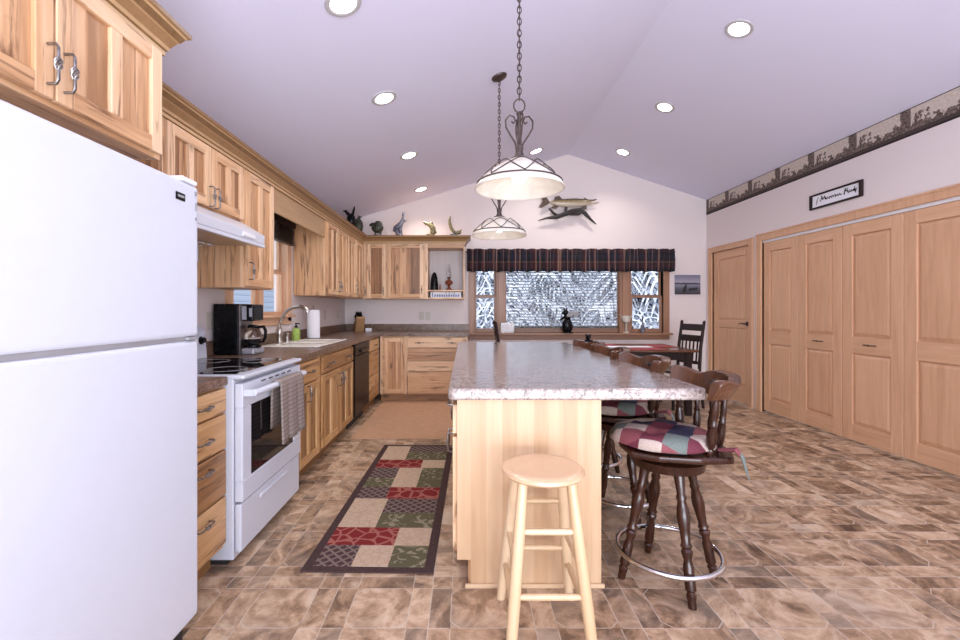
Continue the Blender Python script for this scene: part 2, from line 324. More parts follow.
# ---------------------------------------------------------------- mesh builder
class MB:
    def __init__(s): s.v = []; s.f = []; s.m = []; s.b = []
    def add(s, vs, fs, mi=0, tone=None, hor=0.0):
        k = len(s.v); s.v += [tuple(p) for p in vs]
        t = random.uniform(.35, .85) if tone is None else tone
        sd = random.random()
        for f in fs: s.f.append(tuple(i+k for i in f)); s.m.append(mi); s.b.append((max(0, min(1, t)), hor, sd))
        return s
    def box(s, x0, x1, y0, y1, z0, z1, mi=0, tone=None, hor=0.0):
        vs = [(x, y, z) for z in (z0, z1) for y in (y0, y1) for x in (x0, x1)]
        return s.add(vs, [(0, 2, 3, 1), (4, 5, 7, 6), (0, 1, 5, 4), (2, 6, 7, 3), (0, 4, 6, 2), (1, 3, 7, 5)], mi, tone, hor)
    def prism(s, poly, axis, a0, a1, mi=0, tone=None, hor=0.0):
        """poly: 2D points in the two other axes, in order (x,y,z without axis)"""
        def p(q, a):
            q = list(q); q.insert(axis, a); return q
        n = len(poly); vs = [p(q, a0) for q in poly] + [p(q, a1) for q in poly]
        fs = [tuple(range(n))[::-1], tuple(range(n, 2*n))] + [(i, (i+1) % n, n+(i+1) % n, n+i) for i in range(n)]
        return s.add(vs, fs, mi, tone, hor)
    def tube(s, pts, rs, n=8, mi=0, tone=None, closed=False, cap=True, flat=1.0):
        pts = [Vector(p) for p in pts]; N_ = len(pts)
        if isinstance(rs, (int, float)): rs = [rs]*N_
        vs = []; ref = None
        for i, p in enumerate(pts):
            if closed: d = pts[(i+1) % N_]-pts[i-1]
            else: d = pts[min(i+1, N_-1)]-pts[max(i-1, 0)]
            d.normalize()
            if ref is None:
                ref = Vector((0, 0, 1)) if abs(d.z) < .9 else Vector((1, 0, 0))
            a = d.cross(ref)
            if a.length < 1e-4: a = d.cross(Vector((0, 1, 0)))
            a.normalize(); b_ = a.cross(d).normalized(); ref = b_
            for k in range(n):
                t = 2*PI*k/n; vs.append(p + a*math.cos(t)*rs[i] + b_*math.sin(t)*rs[i]*flat)
        fs = []
        for i in range(N_ if closed else N_-1):
            j = (i+1) % N_
            for k in range(n): fs.append((i*n+k, i*n+(k+1) % n, j*n+(k+1) % n, j*n+k))
        if not closed and cap: fs.append(tuple(range(n))[::-1]); fs.append(tuple(range((N_-1)*n, N_*n)))
        return s.add(vs, fs, mi, tone)
    def lathe(s, prof, p0=(0, 0, 0), axis=(0, 0, 1), n=20, mi=0, tone=None):
        """prof: (distance along axis, radius)"""
        p0 = Vector(p0); ax = Vector(axis).normalized(); r = Vector((1, 0, 0)) if abs(ax.x) < .9 else Vector((0, 1, 0))
        a = ax.cross(r).normalized(); b_ = ax.cross(a).normalized(); vs = []
        for d, rr in prof:
            for k in range(n):
                t = 2*PI*k/n; vs.append(p0+ax*d+(a*math.cos(t)+b_*math.sin(t))*max(rr, 1e-4))
        fs = [(i*n+k, i*n+(k+1) % n, (i+1)*n+(k+1) % n, (i+1)*n+k) for i in range(len(prof)-1) for k in range(n)]
        fs.append(tuple(range(n))[::-1]); fs.append(tuple(range((len(prof)-1)*n, len(prof)*n)))
        return s.add(vs, fs, mi, tone)
    def ball(s, c, r, n=12, mi=0):
        if isinstance(r, (int, float)): r = (r, r, r)
        vs = []; fs = []; m_ = max(5, n//2)
        for i in range(m_+1):
            a = PI*i/m_
            for k in range(n):
                t = 2*PI*k/n; vs.append((c[0]+r[0]*math.sin(a)*math.cos(t), c[1]+r[1]*math.sin(a)*math.sin(t), c[2]+r[2]*math.cos(a)))
        for i in range(m_):
            for k in range(n): fs.append((i*n+k, (i+1)*n+k, (i+1)*n+(k+1) % n, i*n+(k+1) % n))
        return s.add(vs, fs, mi)
    def make(s, name, mats, parent=None, bevel=0, smooth=False, loc=None, rotz=0, segs=1, solid=0):
        me = bpy.data.meshes.new(name); me.from_pydata(s.v, [], s.f)
        if not isinstance(mats, (list, tuple)): mats = [mats]
        for m in mats: me.materials.append(M[m] if isinstance(m, str) else m)
        ca = me.color_attributes.new('board', 'FLOAT_COLOR', 'CORNER'); i = 0
        for p, bb, mi in zip(me.polygons, s.b, s.m):
            p.material_index = mi
            for _ in p.loop_indices: ca.data[i].color = (*bb, 1); i += 1
        bm = bmesh.new(); bm.from_mesh(me)
        bmesh.ops.remove_doubles(bm, verts=bm.verts, dist=1e-6) if smooth else None
        bmesh.ops.recalc_face_normals(bm, faces=bm.faces)
        bm.to_mesh(me); bm.free()
        o = bpy.data.objects.new(name, me); COL.objects.link(o)
        if parent is not None: o.parent = parent
        if loc is not None: o.location = loc
        if rotz: o.rotation_euler = (0, 0, rotz)
        if smooth:
            for p in me.polygons: p.use_smooth = True
            if smooth != 'all':
                try: me.set_sharp_from_angle(angle=math.radians(40))
                except Exception: pass
        if bevel:
            b = o.modifiers.new('bevel', 'BEVEL'); b.width = bevel; b.segments = segs; b.limit_method = 'ANGLE'; b.angle_limit = math.radians(40)
        if solid:
            q = o.modifiers.new('thickness', 'SOLIDIFY'); q.thickness = solid; q.offset = 0
        return o

def thing(name, label, cat, loc=(0, 0, 0), rotz=0, group=None):
    o = bpy.data.objects.new(name, None); o.empty_display_size = .1; COL.objects.link(o)
    o.location = loc; o.rotation_euler = (0, 0, rotz); o['label'] = label; o['category'] = cat
    if group: o['group'] = group
    return o
def tag(o, label, cat, group=None):
    o['label'] = label; o['category'] = cat
    if group: o['group'] = group
    return o
def struct(o): o['kind'] = 'structure'; return o
def dup(root, loc, label, rotz=None, group=None):
    r = root.copy(); COL.objects.link(r); r.location = loc; r['label'] = label
    if rotz is not None: r.rotation_euler = (0, 0, rotz)
    if group: r['group'] = group
    for ch in [c for c in root.children]:
        c = ch.copy(); COL.objects.link(c); c.parent = r
        for g in ch.children:
            d = g.copy(); COL.objects.link(d); d.parent = c
    return r
LEFT = PI/2      # cabinets on the left wall: local -Y looks into the room (+X), local x runs along +Y
RIGHT = -PI/2    # right wall: local -Y looks -X, local x runs along -Y

# ================================================================ ROOM
XL, XR, YB, YF = -1.77, 3.56, 6.56, -5.0
RX, RZ = 1.52, 3.51
zl = RZ-.305*(RX-XL); zr = RZ-.331*(XR-RX)
MB().box(XL-.15, XR+.8, YF, YB+.15, -.1, 0).make('floor', 'floor')
struct(bpy.data.objects['floor'])
# ceiling with real thickness, two slopes
T = .12
c = MB().add([(XL-.1, YF, zl-.0305), (RX, YF, RZ), (XR+.1, YF, zr-.0331), (XR+.1, YF, zr+T), (RX, YF, RZ+T), (XL-.1, YF, zl+T),
              (XL-.1, YB+.1, zl-.0305), (RX, YB+.1, RZ), (XR+.1, YB+.1, zr-.0331), (XR+.1, YB+.1, zr+T), (RX, YB+.1, RZ+T), (XL-.1, YB+.1, zl+T)],
             [(0, 1, 7, 6), (1, 2, 8, 7), (5, 11, 10, 4), (4, 10, 9, 3), (0, 5, 4, 1), (1, 4, 3, 2), (6, 7, 10, 11), (7, 8, 9, 10), (0, 6, 11, 5), (2, 3, 9, 8)]).make('ceiling', 'ceiling')
struct(c)
# back wall with the picture-window opening
WX0, WX1, WZ0, WZ1 = .14, 2.92, .88, 2.02
b = MB()
b.box(XL-.12, WX0, YB, YB+.15, 0, zl-.03); b.box(WX1, XR+.12, YB, YB+.15, 0, zl-.03)
b.box(WX0, WX1, YB, YB+.15, 0, WZ0); b.box(WX0, WX1, YB, YB+.15, WZ1, zl-.03)
b.prism([(XL-.1, zl-.03), (XR+.1, zl-.03), (XR+.1, zr-.02), (RX, RZ+.01), (XL-.1, zl-.02)], 1, YB, YB+.15)
struct(b.make('wall_back', 'wall'))
# left wall with sink window opening
LY0, LY1, LZ0, LZ1 = 3.37, 4.40, 1.17, 2.08
b = MB()
b.box(XL-.12, XL, YF, LY0, 0, zl+.02); b.box(XL-.12, XL, LY1, YB, 0, zl+.02); b.box(XL-.12, XL, LY0, LY1, 0, LZ0); b.box(XL-.12, XL, LY0, LY1, LZ1, zl+.02)
struct(b.make('wall_left', 'wall'))
# right wall: opening for the door and the closet
DY0, DY1 = 5.56, 6.40; CY0, CY1 = 3.03, 5.33; DZ = 2.045
b = MB()
b.box(XR, XR+.12, YF, CY0, 0, zr+.02); b.box(XR, XR+.12, CY1, DY0, 0, zr+.02); b.box(XR, XR+.12, DY1, YB, 0, zr+.02)
b.box(XR, XR+.12, CY0, CY1, DZ+.02, zr+.02); b.box(XR, XR+.12, DY0, DY1, DZ, zr+.02)
b.box(XR+.7, XR+.75, CY0-.05, YB, 0, 2.3)
struct(b.make('wall_right', 'wall'))
# wallpaper border on the right wall
o = MB().box(0, YB-YF, -.003, 0, 0, .223).make('trim_1', 'border', loc=(XR, YB, zr-.223), rotz=RIGHT); struct(o)

# door casings and jambs
def casing(name, y0, y1, zt, wdt=.075, out=.02):
    b = MB(); 
    for a in (y0-wdt, y1): b.box(XR-out, XR+.10, a, a+wdt, 0, zt+wdt, tone=.55)
    b.box(XR-out, XR+.10, y0, y1, zt, zt+wdt, tone=.55, hor=0)
    b.box(XR-out-.006, XR-out, y0-wdt, y0-wdt+.02, 0, zt+wdt, tone=.6); b.box(XR-out-.006, XR-out, y1+wdt-.02, y1+wdt, 0, zt+wdt, tone=.6)
    b.box(XR-out-.006, XR-out, y0-wdt, y1+wdt, zt+wdt-.02, zt+wdt, tone=.6)
    o = b.make(name, 'oak', bevel=.003); struct(o); return o
casing('trim_2', DY0, DY1, DZ-.01); casing('trim_3', CY0, CY1, DZ, .085)
o = MB().box(XR+.005, XR+.05, CY0, CY1, DZ-.026, DZ).make('trim_4', 'white2'); struct(o)   # sliding track

def panel_door(name, w_, h_, loc, mats='oak', stile=.10, lower=.78, gap=.14, bottom=.17, top=.11, parent=None):
    b = MB(); t = .035
    b.box(0, stile, 0, t, 0, h_, tone=.55); b.box(w_-stile, w_, 0, t, 0, h_, tone=.6)
    b.box(stile, w_-stile, 0, t, 0, bottom, tone=.5, hor=1); b.box(stile, w_-stile, 0, t, h_-top, h_, tone=.6, hor=1)
    b.box(stile, w_-stile, 0, t, lower, lower+gap, tone=.55, hor=1)
    for z0, z1 in ((bottom, lower), (lower+gap, h_-top)):
        b.box(stile, w_-stile, .014, t-.002, z0, z1, tone=.5)
        i = .028
        vs = []
        x0, x1 = stile+.006, w_-stile-.006; a0, a1 = z0+.006, z1-.006
        vs = [(x0, .014, a0), (x1, .014, a0), (x1, .014, a1), (x0, .014, a1), (x0+i, .004, a0+i), (x1-i, .004, a0+i), (x1-i, .004, a1-i), (x0+i, .004, a1-i)]
        b.add(vs, [(0, 1, 5, 4), (1, 2, 6, 5), (2, 3, 7, 6), (3, 0, 4, 7), (4, 5, 6, 7)], tone=random.uniform(.45, .7))
    o = b.make(name, mats, bevel=.0025, loc=loc, rotz=RIGHT); return struct(o)
d1 = panel_door('door_1', DY1-DY0-.01, 2.02, (XR+.012, DY1-.005, .012), stile=.115, lower=.97, gap=.10, bottom=.22)
hb = MB(); wd = DY1-DY0-.01
hb.lathe([(0, .028), (.008, .028), (.012, .012), (.045, .010)], (wd-.065, 0, 1.03), (0, -1, 0), 14)
hb.tube([(wd-.065, -.045, 1.03), (wd-.10, -.048, 1.035), (wd-.17, -.045, 1.025)], [.010, .009, .006], 8)
hb.make('door_handle', 'bronze', d1, smooth=True)
edges = [5.325, 4.77, 4.215, 3.625, 3.04]
for i in range(4):
    wdt = edges[i]-edges[i+1]-.006
    dd = panel_door('door_%d' % (i+2), wdt, 1.995, (XR+.012, edges[i]-.003, .022), stile=.105, lower=.80, gap=.155, bottom=.15)
    if i in (1, 2):
        hx = wdt/2 if i == 1 else wdt/2
        k = MB().tube([(hx-.05, 0, .885), (hx-.05, -.022, .885), (hx+.05, -.022, .885), (hx+.05, 0, .885)], .005, 8)
        k.ball((hx, -.023, .885), (.018, .007, .008)); k.make('pull_handle', 'bronze', dd, smooth=True)

# ---- back window
wd = bpy.data.objects.new('window_1', None); COL.objects.link(wd); wd.location = (0, YB, 0); struct(wd)
b = MB()
cw = .085
b.box(WX0-cw, WX0, -.025, .12, WZ0-.10, WZ1+.06, tone=.6); b.box(WX1, WX1+cw, -.025, .12, WZ0-.10, WZ1+.06, tone=.6)
b.box(WX0, WX1, -.025, .12, WZ1-.02, WZ1+.06, tone=.5, hor=1); b.box(WX0, WX1, -.025, .0, WZ0-.10, WZ0, tone=.5, hor=1)
b.make('window_frame', 'trimwood', wd, bevel=.004)
MB().box(WX0-cw-.02, WX1+cw+.02, -.10, .13, WZ0-.03, WZ0, tone=.55, hor=1).make('window_sill', 'trimwood', wd, bevel=.005)
mull = MB(); m1, m2, m3, m4 = .46, .60, 2.28, 2.45
mull.box(m1, m2, 0, .11, WZ0, WZ1, tone=.5); mull.box(m3, m4, 0, .11, WZ0, WZ1, tone=.5)
mull.box(m1+.03, m2-.03, -.012, 0, WZ0, WZ1, tone=.6); mull.box(m3+.04, m4-.04, -.012, 0, WZ0, WZ1, tone=.6)
mull.make('mullion', 'trimwood', wd, bevel=.003)
def sash(x0, x1, z0, z1, y, r=.035, rb=.05):
    s = MB(); s.box(x0, x0+r, y, y+.04, z0, z1, tone=.5); s.box(x1-r, x1, y, y+.04, z0, z1, tone=.5)
    s.box(x0+r, x1-r, y, y+.04, z0, z0+rb, tone=.45, hor=1); s.box(x0+r, x1-r, y, y+.04, z1-r, z1, tone=.45, hor=1)
    o = s.make('sash', 'trimwood', wd, bevel=.003)
    MB().box(x0+r-.005, x1-r+.005, y+.018, y+.022, z0+rb-.005, z1-r+.005).make('pane', 'glass', o)
sash(WX0, m1, WZ0, 1.425, .03, .03, .06); sash(WX0, m1, 1.40, WZ1-.02, .072, .03, .04)
sash(m2, m3, WZ0, WZ1-.02, .05, .015, .07)
sash(m4, WX1, WZ0, 1.425, .03, .03, .06); sash(m4, WX1, 1.40, WZ1-.02, .072, .03, .04)
# blinds in the middle light
bl = thing('window_blind', 'white horizontal slat blind lowered over the wide middle pane of the back window', 'blind', (m2+.015, YB+.02, .955))
b = MB(); z = .03
while z < 1.02:
    b.add([(.01, -.012, z-.013), (1.64, -.012, z-.013), (1.64, .012, z+.002), (.01, .012, z+.002), (.01, -.012, z-.0145), (1.64, -.012, z-.0145), (1.64, .012, z+.0005), (.01, .012, z+.0005)],
          [(0, 1, 2, 3), (7, 6, 5, 4), (0, 4, 5, 1), (1, 5, 6, 2), (2, 6, 7, 3), (3, 7, 4, 0)]); z += .044
b.make('slat', 'grey', bl)
MB().box(.005, 1.645, -.015, .015, 0, .018).make('bottom_rail', 'black', bl)
for x in (.2, .82, 1.44): MB().box(x, x+.003, -.014, -.012, .01, 1.03).make('ladder_cord', 'white2', bl)

# ---- sink window (left wall)
w2 = bpy.data.objects.new('window_2', None); COL.objects.link(w2); w2.location = (XL, LY0, 0); w2.rotation_euler = (0, 0, LEFT); struct(w2)
W = LY1-LY0; b = MB()
b.box(-.09, 0, -.02, .10, LZ0-.06, LZ1+.07, tone=.8); b.box(W, W+.09, -.02, .10, LZ0-.06, LZ1+.07, tone=.85)
b.box(0, W, -.02, .10, LZ1, LZ1+.07, tone=.6, hor=1); b.box(-.09, W+.09, -.02, 0, LZ0-.09, LZ0-.02, tone=.7, hor=1)
b.box(W/2-.03, W/2+.03, 0, .09, LZ0, LZ1, tone=.7)
b.make('window_frame', 'oak', w2, bevel=.004)
MB().box(-.11, W+.11, -.055, .10, LZ0-.02, LZ0+.005, tone=.7, hor=1).make('window_sill', 'oak', w2, bevel=.004)
for x0, x1 in ((0, W/2-.03), (W/2+.03, W)):
    for z0, z1, y in ((LZ0, 1.60, .03), (1.575, LZ1, .055)):
        s = MB(); r = .035
        s.box(x0, x0+r, y, y+.03, z0, z1, tone=.5); s.box(x1-r, x1, y, y+.03, z0, z1, tone=.5)
        s.box(x0+r, x1-r, y, y+.03, z0, z0+r, tone=.5, hor=1); s.box(x0+r, x1-r, y, y+.03, z1-r, z1, tone=.5, hor=1)
        o = s.make('sash', 'oak', w2)
        MB().box(x0+r-.004, x1-r+.004, y+.012, y+.016, z0+r-.004, z1-r+.004).make('pane', 'glass', o)
bs = thing('window_blind', 'dark brown wood slat blind drawn up at the top of the sink window', 'blind', (XL, LY0, 1.86), LEFT)
b = MB(); [b.box(.0, W+.05, -.075, -.022, i*.018, i*.018+.006, tone=.5, hor=1) for i in range(9)]; b.make('slat', 'espresso', bs)
MB().box(.0, W+.05, -.08, -.02, .165, .225, tone=.6, hor=1).make('head_rail', 'espresso', bs, bevel=.003)

# ================================================================ OUTSIDE
o = MB().box(-16, 18, YB+.3, 40, -.75, -.35).make('snowy_ground', 'snow'); tag(o, 'snow covered yard beyond the back window', 'snow'); o['kind'] = 'structure'
o = MB().box(-13, -4.5, -2, 22, -.35, 5).make('neighbouring_wall', 'siding'); tag(o, 'pale lap sided house wall outside the sink window', 'house')
def tree(x, y, h_, r_, seed, label):
    rd = random.Random(seed); t = thing('snowy_tree', label, 'tree', (x, y, -.35), 0, 'snow laden trees behind the back window')
    MB().tube([(0, 0, 0), (.03, 0, h_*.5), (0, 0, h_)], [.16, .11, .02], 8).make('trunk', 'bark', t, smooth=True)
    b = MB(); n = int(h_*85)
    for i in range(n):
        f = (i+.5)/n; z0 = h_*(.03+.95*f); a = rd.uniform(0, 2*PI); l = r_*(1-f)**.8*rd.uniform(.65, 1.1)+.15
        dx, dy = math.cos(a), math.sin(a); pts = []; rs = []
        for k in range(5):
            q = k/4; pts.append((dx*l*q, dy*l*q, z0+.12*l*q-.55*l*q*q+rd.uniform(-.03, .03))); rs.append((.03+.05*math.sin(q*PI))*rd.uniform(.7, 1.3)*(1-.5*q))
        b.tube(pts, rs, 5)
        for s_ in (-1, 1):
            for q in (.25, .4, .55, .7, .85):
                px, py, pz = dx*l*q, dy*l*q, z0+.12*l*q-.55*l*q*q
                ll = l*.35; ex, ey = px+(dx*.6-s_*dy*.8)*ll, py+(dy*.6+s_*dx*.8)*ll
                b.tube([(px, py, pz), ((px+ex)/2, (py+ey)/2, pz-.02), (ex, ey, pz-.14*l-.08)], [.022, .028, .008], 4)
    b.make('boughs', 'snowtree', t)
TL = 'snow laden evergreen tree standing outside behind the back window'
for i, (x, y, h_, r_) in enumerate([(.45, 10, 5.2, 1.2), (3.85, 10, 6.0, 1.3), (-.95, 13, 6, 1.3), (2.05, 13, 6.5, 1.3), (5.05, 13, 6, 1.3), (.55, 16, 7, 1.3), (3.55, 16, 7, 1.3), (6.55, 16, 7, 1.3), (9.7, 16, 7, 1.3), (-2.4, 16, 7, 1.3), (2.05, 19.4, 8, 1.3), (5.05, 19.4, 8, 1.3), (-1.1, 19.4, 8, 1.3), (8.2, 19.4, 8, 1.3)]):
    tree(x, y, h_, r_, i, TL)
o = MB().box(.2, 3.4, 7.6, 7.75, .52, .62).box(.3, .4, 7.6, 7.75, -.35, .52).box(1.8, 1.9, 7.6, 7.75, -.35, .52).box(3.1, 3.2, 7.6, 7.75, -.35, .52).make('porch_railing', 'snow'); tag(o, 'low snow topped porch railing outside below the window', 'railing')

# ================================================================ CABINETS
def handle(b, x, z, vert=True, y=-.022, l=.11, k=1.0):
    out = y-.030
    if vert:
        p = [(x, y, z-l/2), (x, out+.006, z-l/2), (x, out, z-l/2+.01), (x, out, z-l*.2), (x, out, z+l*.2), (x, out, z+l/2-.01), (x, out+.006, z+l/2), (x, y, z+l/2)]
    else:
        p = [(x-l/2, y, z), (x-l/2, out+.006, z), (x-l/2+.01, out, z), (x-l*.2, out, z), (x+l*.2, out, z), (x+l/2-.01, out, z), (x+l/2, out+.006, z), (x+l/2, y, z)]
    b.tube(p, .0042*k, 8)
    for j in range(4):      # birdcage twist
        pts = []
        for i in range(9):
            q = i/8; a = j*PI/2+q*PI*1.0; r = .0095*math.sin(q*PI)*k
            s_ = (q-.5)*l*.40
            pts.append((x+r*math.cos(a), out+r*math.sin(a), z+s_) if vert else (x+s_, out+r*math.sin(a), z+r*math.cos(a)))
        b.tube(pts, .0024*k, 5)
def door_mb(x0, x1, z0, z1, st=.055, center=True, y=-.02, hi=.8, boards=2):
    b = MB(); t1 = random.uniform(.6, .95)
    b.box(x0, x0+st, y, 0, z0, z1, tone=random.uniform(.65, 1)); b.box(x1-st, x1, y, 0, z0, z1, tone=random.uniform(.65, 1))
    b.box(x0+st, x1-st, y, 0, z0, z0+st, tone=random.uniform(.5, .85), hor=1); b.box(x0+st, x1-st, y, 0, z1-st, z1, tone=random.uniform(.5, .85), hor=1)
    segs = []
    if center:
        m_ = (x0+x1)/2; b.box(m_-st*.45, m_+st*.45, y, 0, z0+st, z1-st, tone=random.uniform(.7, 1)); segs = [(x0+st, m_-st*.45), (m_+st*.45, x1-st)]
    else: segs = [(x0+st, x1-st)]
    for a, c_ in segs:
        n = 1 if center else boards
        if center and random.random() < .5: n = 2
        e = [a+(c_-a)*i/n for i in range(n+1)]
        for i in range(1, n): e[i] += random.uniform(-.25, .25)*(c_-a)/n
        for i in range(n): b.box(e[i], e[i+1], y+.012, -.001, z0+st, z1-st, tone=random.uniform(.05, .75))
    return b
def slab_mb(x0, x1, z0, z1, y=-.02):
    b = MB(); n = max(1, round((z1-z0)/.12)); 
    for i in range(n): b.box(x0, x1, y, 0, z0+(z1-z0)*i/n, z0+(z1-z0)*(i+1)/n, tone=random.uniform(.35, .95), hor=1)
    return b
def cabinet(name, label, loc, rotz, w_, d_, z0, z1, fronts, mat='hickory', kick=0, group=None, sides=None):
    """fronts: ('door',x0,x1,z0,z1,handle x,handle z,center) / ('drawer',x0,x1,z0,z1,[handle xs])"""
    t = thing(name, label, 'cabinet', loc, rotz, group)
    b = MB(); zb = z0+kick
    b.box(0, .018, .018, d_, zb, z1, tone=.6); b.box(w_-.018, w_, .018, d_, zb, z1, tone=.6)
    b.box(.018, w_-.018, .02, d_, zb, zb+.018, tone=.5, hor=1); b.box(.018, w_-.018, .02, d_, z1-.018, z1, tone=.5, hor=1)
    b.box(.018, w_-.018, d_-.012, d_, zb+.018, z1-.018, tone=.5)
    b.make('carcass', mat, t)
    f = MB(); s_ = .03
    f.box(0, s_, 0, .018, zb, z1, tone=.85); f.box(w_-s_, w_, 0, .018, zb, z1, tone=.8); f.box(s_, w_-s_, .002, .018, zb, z1, tone=.6, hor=1)
    f.make('face_frame', mat, t)
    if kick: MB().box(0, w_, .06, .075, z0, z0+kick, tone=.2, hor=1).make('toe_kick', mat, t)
    for fr in fronts:
        if fr[0] == 'door':
            _, x0, x1, a, c_, hx, hz, cen = fr
            d = door_mb(x0, x1, a, c_, center=cen, boards=4).make('door', mat, t, bevel=.0025)
            if hx is not None:
                h = MB(); handle(h, hx, hz); h.make('handle', 'iron', d, smooth=True)
        else:
            _, x0, x1, a, c_, hs = fr
            d = slab_mb(x0, x1, a, c_).make('drawer', mat, t, bevel=.0025)
            for hx in hs:
                h = MB(); handle(h, hx, (a+c_)/2+ (0.0 if c_-a < .2 else .06), False); h.make('handle', 'iron', d, smooth=True)
    return t
UZ0, UZ1 = 1.37, 2.155
XU = XL+.33       # face plane of left uppers
# cabinet above the fridge
cabinet('wall_cabinet', 'deep two-door hickory cabinet with twisted handles above the white refrigerator', (-1.17, .80, 0), LEFT, .904, .60, 1.80, 2.22,
        [('door', .012, .446, 1.815, 2.205, .424, 1.905, True), ('door', .454, .892, 1.815, 2.205, .476, 1.905, True)])
cabinet('wall_cabinet', 'short two-door hickory cabinet right above the white range hood', (XU, 2.115, 0), LEFT, .765, .325, 1.785, UZ1,
        [('door', .012, .378, 1.80, UZ1-.02, .355, 1.855, True), ('door', .386, .753, 1.80, UZ1-.02, .41, 1.855, True)])
cabinet('wall_cabinet', 'single-door hickory wall cabinet between the range hood and the sink window', (XU, 2.883, 0), LEFT, .44, .325, UZ0, UZ1,
        [('door', .012, .428, UZ0+.01, UZ1-.02, .045, 1.48, True)])
cabinet('wall_cabinet', 'double-door hickory wall cabinet right after the sink window', (XU, 4.58, 0), LEFT, .84, .325, UZ0, UZ1,
        [('door', .02, .416, UZ0+.015, UZ1-.02, .385, 1.48, True), ('door', .424, .825, UZ0+.015, UZ1-.02, .455, 1.48, True)])
cabinet('wall_cabinet', 'single-door hickory wall cabinet, second from the back corner on the left wall', (XU, 5.423, 0), LEFT, .40, .325, UZ0, UZ1,
        [('door', .01, .39, UZ0+.015, UZ1-.02, .355, 1.48, True)])
cabinet('wall_cabinet', 'narrow hickory wall cabinet in the back left corner, facing the island', (XU, 5.826, 0), LEFT, .40, .325, UZ0, UZ1,
        [('door', .01, .39, UZ0+.015, UZ1-.02, .36, 1.48, True)])
YU = YB-.33
cabinet('wall_cabinet', 'hickory wall cabinet with one panelled door, leftmost on the back wall', (XU+.02, YU, 0), 0, .325, .325, UZ0, UZ1,
        [('door', .05, .315, UZ0+.015, UZ1-.02, .285, 1.48, False)])
cabinet('wall_cabinet', 'hickory wall cabinet with a wide plank door beside the open display shelf', (XU+.348, YU, 0), 0, .53, .325, UZ0, UZ1,
        [('door', .01, .515, UZ0+.015, UZ1-.02, .49, 1.50, False)])
# open display shelf
XS = XU+.88; WS = .555
t = thing('display_shelf', 'open display shelf with pale interior at the right end of the back cabinets', 'shelf', (XS, YU, 0))
b = MB(); b.box(0, .04, 0, .325, UZ0, UZ1, tone=.9); b.box(WS-.018, WS, .0, .325, UZ0, UZ1, tone=.8)
b.box(.04, WS-.018, 0, .325, UZ0, UZ0+.02, tone=.8, hor=1); b.box(.04, WS-.018, 0, .325, UZ1-.07, UZ1, tone=.5, hor=1); b.make('carcass', 'hickory', t, bevel=.002)
MB().box(.04, WS-.018, .31, .324, UZ0+.02, UZ1-.07, tone=.5).make('back_panel', 'limed', t)
MB().box(.04, WS-.018, .01, .31, 1.478, 1.496, tone=.9, hor=1).make('shelf_board', 'hickory', t, bevel=.002)
SHZ = 1.496
# items on the shelf
t = thing('oil_lamp', 'amber oil lamp with clear glass chimney on the display shelf', 'lamp', (XS+.33, YU+.15, SHZ))
MB().lathe([(0, .052), (.01, .052), (.03, .03), (.06, .014), (.075, .018), (.085, .045), (.11, .058), (.135, .048), (.15, .02), (.165, .016)], n=18).make('base', 'copper', t, smooth=True)
MB().lathe([(.165, .02), (.175, .026), (.19, .026), (.195, .012)], n=14).make('burner', 'bronze', t, smooth=True)
MB().lathe([(.19, .022), (.21, .028), (.235, .036), (.27, .028), (.30, .018), (.37, .016)], n=16).make('chimney', 'clear', t, smooth=True)
MB().lathe([(0, .056), (.01, .058), (.10, .054), (.18, .045), (.225, .034), (.25, .02), (.262, .006)], n=16).make('candle_cone', 'black', loc=(XS+.12, YU+.15, SHZ), smooth=True)
tag(bpy.data.objects['candle_cone'], 'tall black rounded cone ornament at the left of the display shelf', 'ornament')
o = MB().lathe([(0, .014), (.01, .014), (.03, .009), (.06, .012), (.08, .006), (.10, .003)], n=10).make('small_figurine', 'copper', loc=(XS+.205, YU+.13, SHZ), smooth=True)
tag(o, 'tiny reddish brown figurine beside the black cone on the display shelf', 'figurine')
t = thing('serving_tray', 'white tray with blue lettering standing in the low slot of the display shelf', 'tray', (XS+.075, YU+.06, UZ0+.02))
MB().box(0, .43, 0, .012, 0, .082).make('tray_face', 'paper', t, bevel=.002)
b = MB(); b.box(.02, .035, -.002, .002, .01, .072)
for i in range(11): 
    x = .05+i*.033; b.box(x, x+.024, -.002, .002, .012, .045)
for x in (.21, .26, .31, .335): b.box(x, x+.008, -.002, .002, .05, .078)
b.make('lettering', 'blueink', t)

# valance board over the sink + light rail
o = MB().box(0, 1.253, 0, .018, 1.965, UZ1, tone=.62, hor=1).make('valance_board', 'crown', loc=(XU, 3.325, 0), rotz=LEFT, bevel=.002)
tag(o, 'plain wooden valance board bridging the cabinets above the sink window', 'valance board')

def crown_run(name, pts, z0, z1, label, proj=.085):
    """pts: list of (x,y,nx,ny) mitred corners (outward normal sums)"""
    prof = [(-.004, 0), (.014, 0), (.014, .016), (.022, .02), (.026, .032), (.045, .058), (.052, .062), (.066, .082), (.070, .088), (.082, .09), (.082, .104), (.0, .104), (-.004, .104)]
    k = (z1-z0)/.104; q = proj/.082; b = MB(); vs = []; n = len(prof)
    for x, y, nx, ny in pts:
        for p, z in prof: vs.append((x+nx*p*q, y+ny*p*q, z0+z*k))
    fs = []
    for i in range(len(pts)-1):
        for j in range(n): b.add([vs[i*n+j], vs[i*n+(j+1) % n], vs[(i+1)*n+(j+1) % n], vs[(i+1)*n+j]], [(0, 1, 2, 3)], tone=[.5, .9, .2, .75, .35, .6, .1, .8, .45, .2, .7, .5, .5][j])
    fs.append(tuple(range(n))); fs.append(tuple(range((len(pts)-1)*n, len(pts)*n)))
    b.add(vs, fs, tone=.55, hor=0)
    o = b.make(name, 'crown'); o.data.attributes
    return tag(o, label, 'moulding')
